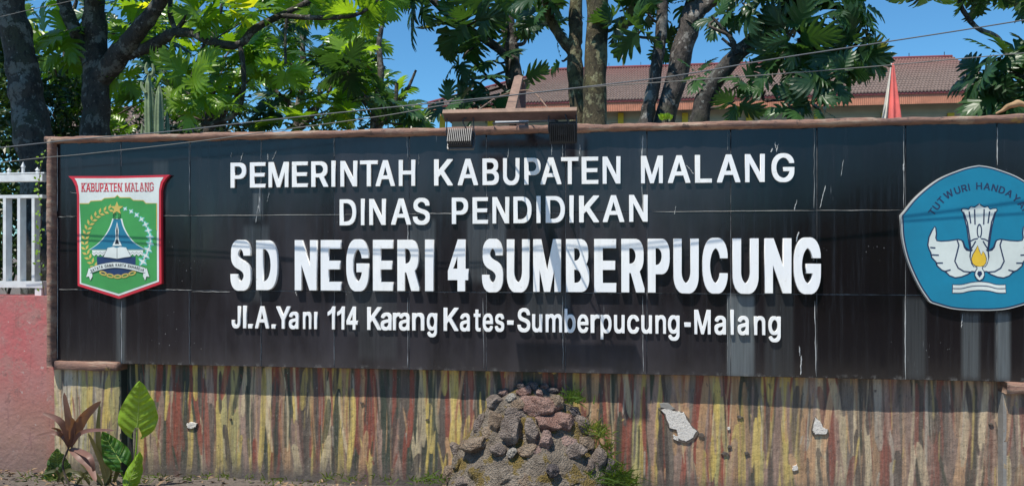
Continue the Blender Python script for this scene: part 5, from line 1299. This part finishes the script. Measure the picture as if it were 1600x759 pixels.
# ------------------------------------------------------------------ breadfruit leaves (six shared meshes) and trees
def breadfruit_mesh(seed, mat, n=5):
    R_ = random.Random(seed); V, F = [], []
    droop, fold = R_.uniform(.10, .38), R_.uniform(-.05, .25)
    def pt(x, y, dz=0):
        z = -droop * x * x + fold * abs(y) - .35 * y * y + dz
        V.append((x, y, z)); return len(V) - 1
    ts = [.10 + .70 * (i / n) for i in range(n + 1)]
    env = lambda t: .24 + .26 * math.sin(min(1, t * 1.2 + .10) * math.pi) ** .7
    mids = [pt(t, 0, .01) for t in ts]
    for sg in (-1, 1):
        prev = None
        for i in range(n):
            tm = (ts[i] + ts[i + 1]) / 2; Lb = env(tm) * R_.uniform(.9, 1.08); ang = math.radians(66 - 34 * i / (n - 1) + R_.uniform(-4, 4))
            d = (math.cos(ang), math.sin(ang)); p = (-d[1], d[0])          # p points back towards the leaf base
            def at(l, w, dz=0): return pt(tm + d[0] * l + p[0] * w, sg * (d[1] * l + p[1] * w), dz)
            sn = lambda t: pt(t + .07, sg * (.03 + env(t) * .20))
            s0 = prev if prev is not None else sn(ts[i]); s1 = sn(ts[i + 1]); prev = s1
            w = .080; b0 = at(Lb * .68, w * .75, .008); b1 = at(Lb * .68, -w * .75, .008); c0 = at(Lb * .92, w * .45, -.03); c1 = at(Lb * .95, -w * .35, -.03); tip = at(Lb * 1.06, -.012, -.06); mid = at(Lb * .62, 0, -.012)
            F += [(mids[i], mids[i + 1], s1, mid), (mids[i], mid, s0), (s0, mid, b0), (mid, s1, b1), (b0, mid, c0), (mid, b1, c1), (mid, tip, c0), (mid, c1, tip)]
        # terminal lobe
        s0 = prev; a = pt(.90, sg * .085); F.append((mids[-1], a, s0)); 
        if sg == -1: la = a
        else: tp = pt(1.0, 0, -.02); F += [(mids[-1], tp, a), (mids[-1], la, tp)]
    me = bpy.data.meshes.new('breadfruit_leaf'); me.from_pydata(V, [], F); me.validate(); me.materials.append(mat)
    # petiole and midrib as thin triangles of the same leaf
    me.update(); return me
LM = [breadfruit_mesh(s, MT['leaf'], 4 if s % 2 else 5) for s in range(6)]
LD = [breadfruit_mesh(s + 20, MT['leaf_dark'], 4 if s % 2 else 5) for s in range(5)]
leaf_count = {}
def rosette(tree, c, n, size, axis=Vector((0, 0, 1)), meshes=LM, seed=0, open_=1.0):
    R_ = random.Random(seed); axis = axis.normalized(); a = axis.orthogonal().normalized(); b = axis.cross(a); org = Vector(tree['org'])
    ph = R_.random() * 6.28
    for i in range(n):
        th = ph + i * 2.4 + R_.gauss(0, .2); inc = math.radians(25 + 85 * open_ * ((i + .5) / n) + R_.gauss(0, 9))
        d = axis * math.cos(inc) + (a * math.cos(th) + b * math.sin(th)) * math.sin(inc)
        d = (d + Vector((0, 0, -.22))).normalized()
        up = axis - d * axis.dot(d)
        if up.length < .05: up = a
        up.normalize(); up = (up + Vector((R_.gauss(0, .25), R_.gauss(0, .25), R_.gauss(0, .25)))); up = (up - d * up.dot(d)).normalized()
        s = up.cross(d); k = size * R_.uniform(.7, 1.15)
        M3 = Matrix((d, s, up)).transposed().to_4x4(); M3.translation = c + d * .05 * size * R_.uniform(.5, 2) - org
        if leaf_count.get(tree.name, 0) >= 298: return
        leaf_count[tree.name] = leaf_count.get(tree.name, 0) + 1
        o = bpy.data.objects.new('leaf', R_.choice(meshes)); COL.objects.link(o); o.parent = tree
        o.matrix_local = M3 @ Matrix.Scale(k, 4)
def tree(name, label, base, parts, mat, group='trees behind the wall', cat='tree'):
    t = thing(name, label, cat, (base.x, base.y, 0), group)
    for nm, pts, rad, Y in parts:
        P3 = [P(a, b, Y if not hasattr(Y, '__len__') else Y[i]) for i, (a, b) in enumerate(pts)]
        if nm == 'trunk': q = P3[0].copy(); q.z = -.05; P3 = [q] + P3; rad = [rad[0] * 1.25] + list(rad)
        rr_ = [r * pxs(p[0], P3[i].y) for i, (r, p) in enumerate(zip(rad, ([pts[0]] + list(pts) if nm == 'trunk' else pts)))]
        V, F = tube(P3, rr_, 14 if rr_[0] > .05 else 8, rough=.22, step=8)
        mesh(nm, V, F, mat, t, smooth=True)
    return t
def twig(t, a, b, r0=.02, r1=.008, mat='twig'):
    m_ = (a + b) / 2 + Vector((rr.gauss(0, .05), rr.gauss(0, .05), -.06 * (b - a).length))
    V, F = tube([a, m_, b], [r0, (r0 + r1) / 2, r1], 6, step=4); mesh('twig', V, F, MT[mat], t, smooth=True)
TB = lambda px, Y: P(px, 400, Y)
t1 = tree('breadfruit_tree', 'thick dark trunk leaning left at the far left behind the white fence', TB(62, 2.2), [('trunk', [(66, 300), (52, 210), (38, 130), (27, 60), (17, 0), (5, -90), (-15, -220), (-25, -330)], [29, 27, 23, 21, 20, 18, 15, 9], 2.2),
        ('branch', [(10, -60), (60, -130), (120, -190)], [11, 8, 5], 2.2)], MT['bark_dark'])
t2 = tree('breadfruit_tree', 'thick upright trunk that forks into a big right branch above the crest', TB(150, 2.6), [('trunk', [(150, 300), (150, 205), (150, 120), (149, 60), (147, 0), (145, -100), (140, -230)], [25, 22, 19, 17, 16, 14, 9], 2.6),
        ('branch', [(140, 100), (122, 58), (106, 22), (92, -20), (60, -110)], [11, 11, 10, 9, 5], 2.55), ('branch', [(155, 125), (186, 86), (215, 50), (244, 12), (262, -20), (300, -110)], [17, 16, 13, 11, 10, 6], [2.6, 2.5, 2.4, 2.3, 2.2, 1.9]),
        ('branch', [(180, 92), (232, 74), (268, 54), (300, 52), (330, 66), (372, 70), (395, 48), (430, 28), (482, 4), (530, -25)], [9, 9, 8, 7, 7, 6, 6, 5, 5, 3], [2.5, 2.5, 2.4, 2.3, 2.3, 2.4, 2.4, 2.5, 2.6, 2.7]),
        ('branch', [(275, 50), (266, 22), (268, -25)], [4, 4, 3], 2.4), ('branch', [(277, 47), (298, 14), (306, -25)], [4, 3.5, 3], 2.4), ('branch', [(374, 66), (380, 105), (380, 145), (368, 178), (336, 192), (315, 194)], [4, 4, 3.5, 4, 4, 3], 2.4),
        ('branch', [(322, 62), (312, 88), (302, 112), (298, 122)], [3, 2.5, 2, 1.6], 2.35), ('branch', [(450, 20), (446, 50), (446, 100)], [3, 2.5, 2], 2.5), ('branch', [(440, 25), (500, 28), (560, 22), (600, -10)], [4, 4, 3, 2], 2.5)], MT['bark_dark'])
t3 = tree('breadfruit_tree', 'slim trunk rising behind the wooden strut with dark leaves on its left', TB(810, 4.0), [('trunk', [(815, 300), (808, 170), (801, 100), (795, 50), (788, 0), (780, -90), (775, -180)], [15, 14, 13, 12, 11, 9, 6], 4.0),
        ('branch', [(797, 92), (770, 70), (740, 52), (702, 25), (665, -12), (640, -50)], [7, 7, 6.5, 6, 5, 4], [4, 3.9, 3.8, 3.7, 3.6, 3.5]), ('branch', [(803, 64), (822, 46), (850, 22), (885, -20)], [5, 5, 5, 4], 4.0), ('branch', [(805, 70), (818, 68), (824, 52), (822, 38)], [3, 3, 2.5, 2], 3.95),
        ('branch', [(800, 150), (775, 128), (760, 118), (740, 96)], [3, 3, 2, 2], 3.9), ('branch', [(806, 170), (780, 150), (758, 150), (735, 120)], [3, 2.5, 2, 2], 3.9)], MT['bark_grey'])
t4 = tree('breadfruit_tree', 'straight thick mossy trunk right of the wooden strut', TB(933, 3.0), [('trunk', [(933, 300), (930, 192), (931, 90), (934, 0), (938, -120), (940, -230)], [21, 19, 17.5, 17.5, 15, 9], 3.0), ('branch', [(945, 50), (980, 40), (1000, 30), (1000, -10)], [3, 2.5, 2.5, 2], 3.0), ('branch', [(936, -60), (980, -100), (1040, -150)], [9, 7, 4], 3.0)], MT['bark_mossy'])
t4b = tree('breadfruit_tree', 'narrower yellow lichened trunk touching the left side of the thick mossy trunk', TB(900, 3.15), [('trunk', [(906, 300), (902, 190), (898, 100), (899, 55), (900, 0), (905, -110), (905, -200)], [15, 13, 12.5, 11, 10, 8, 5], 3.15), ('branch', [(893, 82), (876, 58), (860, 30), (852, -10), (850, -60)], [7.5, 8, 8, 7, 5], [3.15, 3.1, 3.1, 3.0, 2.9])], MT['bark_mossy'])
t5 = tree('breadfruit_tree', 'forked grey trunk leaning right in front of the roof near the small sprig', TB(1020, 2.8), [('trunk', [(1022, 300), (1038, 190), (1056, 120), (1072, 60), (1083, 15), (1098, -40), (1110, -150)], [18, 16, 17, 17, 15, 12, 7], 2.8),
        ('branch', [(1004, 215), (1012, 178), (1021, 130), (1030, 75), (1034, 30), (1036, -30), (1035, -120)], [13, 11, 10, 9.5, 9, 8, 5], 2.75), ('branch', [(1078, 38), (1100, 12), (1128, -8), (1170, -50)], [11, 10, 8, 5], 2.75)], MT['bark_grey'])
t6 = tree('breadfruit_tree', 'dark trunk slanting up to the right under a heavy mass of leaves', TB(1080, 2.2), [('trunk', [(1082, 300), (1092, 188), (1110, 140), (1140, 98), (1180, 60), (1216, 30), (1248, -5), (1290, -70)], [17, 15, 13.5, 13, 12.5, 12, 10, 7], 2.2),
        ('branch', [(1152, 85), (1143, 62), (1128, 44), (1112, 26)], [5, 4, 3, 2], 2.15), ('branch', [(1225, 25), (1262, 60), (1285, 100), (1290, 135), (1310, 155), (1330, 152)], [6, 5, 4, 3, 2.5, 2], 2.2), ('branch', [(1225, 20), (1300, 10), (1350, 30)], [6, 5, 3], 2.3),
        ('branch', [(1250, 60), (1248, 110), (1240, 150), (1200, 158)], [4, 3, 2.5, 2], 2.1), ('branch', [(1128, 60), (1140, 70), (1150, 78)], [2, 2.5, 3], 2.15)], MT['bark_dark'])
t7 = tree('breadfruit_tree', 'tree at the right edge showing one thin curved branch and a low leaf cluster', TB(1690, 2.4), [('trunk', [(1690, 300), (1685, 180), (1670, 80), (1640, 0), (1600, -70)], [18, 16, 14, 12, 9], 2.4), ('branch', [(1570, -60), (1520, -25), (1500, 0), (1512, 28), (1530, 46), (1555, 56), (1568, 72), (1574, 90)], [5, 4, 3.6, 3.6, 3.6, 3.4, 3, 2.4], 2.3),
        ('branch', [(1670, 140), (1620, 130), (1575, 110)], [5, 4, 3], 2.3)], MT['bark_dark'])
def put(t, spots, meshes=LM, seed0=0, tw=None, k=1.0):
    for i, (px, py, Y, n, size, ax) in enumerate(spots):
        c = P(px, py, Y); rosette(t, c, n, size * k, Vector(ax), meshes, seed0 + i)
        if tw: a = P(*tw[i]) if tw[i] else None
        else: a = None
        if a: twig(t, a, c, .014, .007)
U = (0, -.3, 1); SD = (-.7, -.3, .3); SR_ = (.7, -.3, .3); DN = (0, -.6, -.4)
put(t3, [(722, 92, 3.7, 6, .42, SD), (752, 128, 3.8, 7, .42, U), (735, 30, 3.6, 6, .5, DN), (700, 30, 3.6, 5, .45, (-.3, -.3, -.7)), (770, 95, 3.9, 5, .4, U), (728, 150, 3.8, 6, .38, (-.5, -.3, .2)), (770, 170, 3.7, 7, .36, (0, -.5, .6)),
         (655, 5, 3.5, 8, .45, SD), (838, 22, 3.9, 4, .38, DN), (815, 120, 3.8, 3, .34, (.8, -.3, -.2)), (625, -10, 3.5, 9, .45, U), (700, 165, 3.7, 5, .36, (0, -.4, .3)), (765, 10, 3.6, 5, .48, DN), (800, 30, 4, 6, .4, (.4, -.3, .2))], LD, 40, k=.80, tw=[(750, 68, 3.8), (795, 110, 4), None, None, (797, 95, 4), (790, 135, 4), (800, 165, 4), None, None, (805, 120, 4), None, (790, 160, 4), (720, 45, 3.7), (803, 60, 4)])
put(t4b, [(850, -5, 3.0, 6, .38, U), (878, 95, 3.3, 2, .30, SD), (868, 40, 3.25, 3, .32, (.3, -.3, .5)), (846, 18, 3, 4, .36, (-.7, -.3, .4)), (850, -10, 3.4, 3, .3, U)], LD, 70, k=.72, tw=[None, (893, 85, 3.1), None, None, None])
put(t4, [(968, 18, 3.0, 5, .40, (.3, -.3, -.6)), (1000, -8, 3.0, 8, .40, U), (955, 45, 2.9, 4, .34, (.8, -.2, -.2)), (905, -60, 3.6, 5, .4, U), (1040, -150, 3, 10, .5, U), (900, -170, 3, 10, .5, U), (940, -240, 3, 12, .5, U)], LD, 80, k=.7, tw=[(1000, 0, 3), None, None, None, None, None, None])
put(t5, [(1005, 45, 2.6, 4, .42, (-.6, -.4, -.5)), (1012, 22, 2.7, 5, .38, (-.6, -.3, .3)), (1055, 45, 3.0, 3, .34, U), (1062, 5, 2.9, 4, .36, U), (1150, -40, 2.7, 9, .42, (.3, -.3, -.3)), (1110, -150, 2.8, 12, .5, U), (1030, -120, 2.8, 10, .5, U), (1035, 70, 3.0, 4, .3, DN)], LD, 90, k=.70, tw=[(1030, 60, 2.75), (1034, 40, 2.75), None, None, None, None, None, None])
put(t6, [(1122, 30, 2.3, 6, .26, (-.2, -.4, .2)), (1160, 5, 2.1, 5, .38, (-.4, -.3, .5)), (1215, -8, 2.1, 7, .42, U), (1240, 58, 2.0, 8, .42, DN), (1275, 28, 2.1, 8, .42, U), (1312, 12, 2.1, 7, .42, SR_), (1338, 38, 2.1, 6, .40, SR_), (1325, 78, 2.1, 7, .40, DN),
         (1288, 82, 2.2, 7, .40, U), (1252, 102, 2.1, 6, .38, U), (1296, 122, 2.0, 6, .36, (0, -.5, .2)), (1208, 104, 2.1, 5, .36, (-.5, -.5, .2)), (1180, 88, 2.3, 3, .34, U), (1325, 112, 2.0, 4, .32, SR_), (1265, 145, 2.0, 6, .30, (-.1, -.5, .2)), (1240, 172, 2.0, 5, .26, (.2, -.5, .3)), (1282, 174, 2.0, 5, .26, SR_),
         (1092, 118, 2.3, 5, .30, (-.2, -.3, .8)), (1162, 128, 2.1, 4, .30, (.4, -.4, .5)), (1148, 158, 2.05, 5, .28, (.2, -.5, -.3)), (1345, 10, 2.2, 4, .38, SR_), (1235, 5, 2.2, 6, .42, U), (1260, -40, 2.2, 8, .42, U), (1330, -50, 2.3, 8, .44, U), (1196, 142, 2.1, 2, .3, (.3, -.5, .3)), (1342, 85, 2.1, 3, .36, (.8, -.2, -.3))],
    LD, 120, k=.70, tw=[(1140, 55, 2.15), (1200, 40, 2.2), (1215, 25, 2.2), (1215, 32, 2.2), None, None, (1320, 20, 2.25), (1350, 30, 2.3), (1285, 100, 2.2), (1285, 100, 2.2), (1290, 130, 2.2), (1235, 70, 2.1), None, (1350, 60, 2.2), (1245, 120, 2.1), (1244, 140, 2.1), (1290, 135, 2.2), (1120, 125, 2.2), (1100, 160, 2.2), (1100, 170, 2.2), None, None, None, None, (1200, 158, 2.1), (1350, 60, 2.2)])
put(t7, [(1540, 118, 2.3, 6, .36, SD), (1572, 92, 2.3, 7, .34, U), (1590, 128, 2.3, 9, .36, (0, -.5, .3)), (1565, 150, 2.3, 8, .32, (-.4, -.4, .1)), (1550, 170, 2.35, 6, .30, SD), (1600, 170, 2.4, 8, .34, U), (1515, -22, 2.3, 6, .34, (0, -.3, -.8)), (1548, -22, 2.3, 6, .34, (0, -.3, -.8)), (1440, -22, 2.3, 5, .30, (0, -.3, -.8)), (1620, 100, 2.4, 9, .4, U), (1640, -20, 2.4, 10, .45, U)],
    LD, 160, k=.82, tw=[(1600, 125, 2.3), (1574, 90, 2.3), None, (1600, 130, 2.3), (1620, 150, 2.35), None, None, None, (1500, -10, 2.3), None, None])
# crowns over the frame of the left trees
R5 = random.Random(5)
for t, cx, cy, Y, n in ((t1, -40, -230, 2.3, 9), (t2, 120, -260, 2.5, 9)):
    for i in range(n):
        c = P(cx + R5.gauss(0, 90), cy - abs(R5.gauss(0, 70)), Y + R5.gauss(0, .4)); rosette(t, c, 9, .5, Vector((R5.gauss(0, .4), R5.gauss(-.2, .4), 1)), LM, 300 + i + n)
for t, pts in ((t1, [(30, 190), (34, 130), (28, 70), (20, 10), (45, 160), (12, -40)]), (t2, [(150, 190), (150, 130), (150, 70), (148, 10)])):
    for i, (a_, b_) in enumerate(pts):
        for s_ in (1.9, 2.5): rosette(t, P(a_, b_, 2.0) - SUN * s_ * 1.15, 7, .44, Vector((R5.gauss(0, .3), -.2, 1)), LM, 700 + i)  # unseen leaf clusters added up-sun to shade the two trunks
put(t2, [(300, 125, 2.3, 6, .42, (-.2, -.8, .4)), (262, 110, 2.35, 4, .42, (-.9, -.6, .2)), (330, 145, 2.35, 6, .34, (.3, -.8, .5)), (400, 20, 2.4, 8, .42, U), (480, 0, 2.6, 8, .42, DN), (350, 10, 2.3, 7, .4, U), (310, 25, 2.35, 6, .38, SR_), (560, 20, 2.6, 8, .42, DN), (600, -5, 2.6, 8, .42, (.4, -.5, -.3)),
         (365, 165, 2.35, 6, .26, U), (300, 165, 2.35, 7, .28, (.1, -.7, .6)), (205, 60, 2.6, 6, .42, (-.3, -.6, .6)), (105, 55, 2.5, 7, .44, (.2, -.7, .6)), (72, 60, 2.7, 6, .48, (-.2, -.8, .5)), (100, 80, 2.7, 5, .4, (.2, -.8, .3)), (185, 5, 2.6, 7, .42, U), (446, 105, 2.5, 6, .34, DN), (190, 120, 2.7, 5, .36, SR_)], LM, 400, k=.72)
# three breadfruit trees that make the dense mass at the left
mass = [('leafy breadfruit tree with bright leaves filling the view right of the forked trunk', 330, 5.0, [(230, 430, -10, 190, 26)], 1), ('bushy breadfruit tree whose crown fills the middle left sky', 470, 5.6, [(400, 560, -5, 185, 27)], 2),
        ('breadfruit tree whose outer leaves end against the open sky left of the wooden beam', 590, 5.2, [(520, 640, 55, 185, 25)], 3), ('breadfruit tree seen between the two thick trunks at the far left', 100, 5.2, [(30, 250, 0, 190, 28)], 4)]
for lb, px, Y, regs, sd in mass:
    R6 = random.Random(sd)
    t = tree('breadfruit_tree', lb, TB(px, Y), [('trunk', [(px, 300), (px - 5, 190), (px + 5, 120), (px + 3, 60), (px + 20, 0)], [8, 7, 5, 4, 2.5], Y), ('branch', [(px, 185), (px + 40, 150), (px + 60, 110)], [4, 3, 2], Y), ('branch', [(px, 175), (px - 40, 140), (px - 60, 90)], [4, 3, 2], Y), ('branch', [(px, 200), (px + 25, 170), (px + 30, 130)], [5, 4, 3], Y - .2)], MT['bark_grey'])
    for (x0, x1, y0, y1, n) in regs:
        for i in range(n):
            gx = x0 + (x1 - x0) * ((i * .618034) % 1); gy = y0 + (y1 - y0) * ((i + .5) / n)
            gx += R6.gauss(0, 12); gy += R6.gauss(0, 9)
            if px == 590 and gy < 110 and gx > 590: gx -= 60
            yy = Y + R6.uniform(-1.6, 1.2); c = P(gx, gy, yy)
            rosette(t, c, 10, R6.uniform(.20, .36), Vector((R6.gauss(0, .4), -.45 + R6.gauss(0, .35), 1)), LM if R6.random() < .75 else LD, sd * 100 + i, .9)
            if R6.random() < .6: twig(t, P(px + R6.uniform(-10, 10), min(190, gy + 50), Y), c + Vector((0, 0, -.03)), .014, .008)
# low leafy shrubs, leaves too many to count
def shrub(label, px0, px1, py0, py1, Y0, Y1, n, L, name='leafy_shrub', mat='leaf_small', cols_=9):
    c = P((px0 + px1) / 2, 400, (Y0 + Y1) / 2); t = thing(name, label, 'shrub', (c.x, c.y, 0)); V, F = [], []
    R7 = random.Random(px0 + n)
    cl = [(P(R7.uniform(px0, px1), R7.uniform(py0, py1), R7.uniform(Y0, Y1)), R7.uniform(.10, .28)) for _ in range(max(6, n // 70))]
    for i in range(n):
        q, r = cl[R7.randrange(len(cl))]; v = Vector((R7.gauss(0, 1), R7.gauss(0, 1), R7.gauss(0, 1))).normalized()
        p = q + v * r * R7.uniform(.7, 1.05); d = (v + Vector((R7.gauss(0, .6), R7.gauss(0, .6), R7.gauss(-.2, .6)))).normalized()
        nn = (v + Vector((R7.gauss(0, .5), R7.gauss(0, .5), .6))).normalized(); l = L * R7.uniform(.6, 1.2); s = d.cross(nn).normalized() * l * .2; b = len(V)
        V += [p, p + d * l * .5 + s + nn * l * .06, p + d * l - nn * l * .1, p + d * l * .5 - s + nn * l * .06]; F.append((b, b + 1, b + 2, b + 3))
    mesh('foliage', V, F, MT[mat], t, kind='stuff')
    for k_ in range(4):
        q = cl[k_][0]; V, F = tube([Vector((c.x + R7.gauss(0, .1), c.y, 0)), (Vector((c.x, c.y, 0)) + q) / 2, q], [.03, .02, .008], 6, step=3); mesh('stem', V, F, MT['twig'], t)
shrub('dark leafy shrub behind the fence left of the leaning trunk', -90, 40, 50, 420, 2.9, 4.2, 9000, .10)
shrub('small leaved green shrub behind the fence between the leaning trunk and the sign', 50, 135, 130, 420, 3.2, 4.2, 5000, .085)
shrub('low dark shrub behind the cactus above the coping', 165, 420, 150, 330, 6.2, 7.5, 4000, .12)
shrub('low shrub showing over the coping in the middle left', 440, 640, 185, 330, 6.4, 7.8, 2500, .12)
# trees along the far side of the street: they are what the polished tiles mirror
V, F = [], []; R8 = random.Random(31)
for i in range(46):
    cx = -34 + i * 1.5 + R8.uniform(-.5, .5); h = 2.6 + 1.3 * mnoise.noise((cx * .22, 2.2, 0)) + R8.uniform(-.2, .3); cy = -15 + R8.uniform(-1, 1)
    for k_ in range(150):
        a = R8.random() * 6.28; e = R8.random(); v = Vector((math.cos(a) * (1 - e * .5), math.sin(a) * (1 - e * .5), 0)) * R8.uniform(.6, 1.35)
        p = Vector((cx, cy, .2 + e * h)) + v; l = R8.uniform(.25, .5); d_ = Vector((R8.gauss(0, 1), R8.gauss(0, 1), R8.gauss(0, .6))).normalized(); n = len(V)
        V += leaf_quad(p, d_, Vector((R8.gauss(0, .6), R8.gauss(0, .6), 1)).normalized(), l, l * .6); F.append((n, n + 1, n + 2, n + 3))
    n = len(V); V += [(cx - .9, cy, 0), (cx + .9, cy, 0), (cx + .7, cy, h * .8), (cx - .7, cy, h * .8)]; F.append((n, n + 1, n + 2, n + 3))
mesh('roadside_greenery', V, F, MT['leaf_dark'], kind='stuff')
for o in sc.objects:
    if 'org' in o: del o['org']
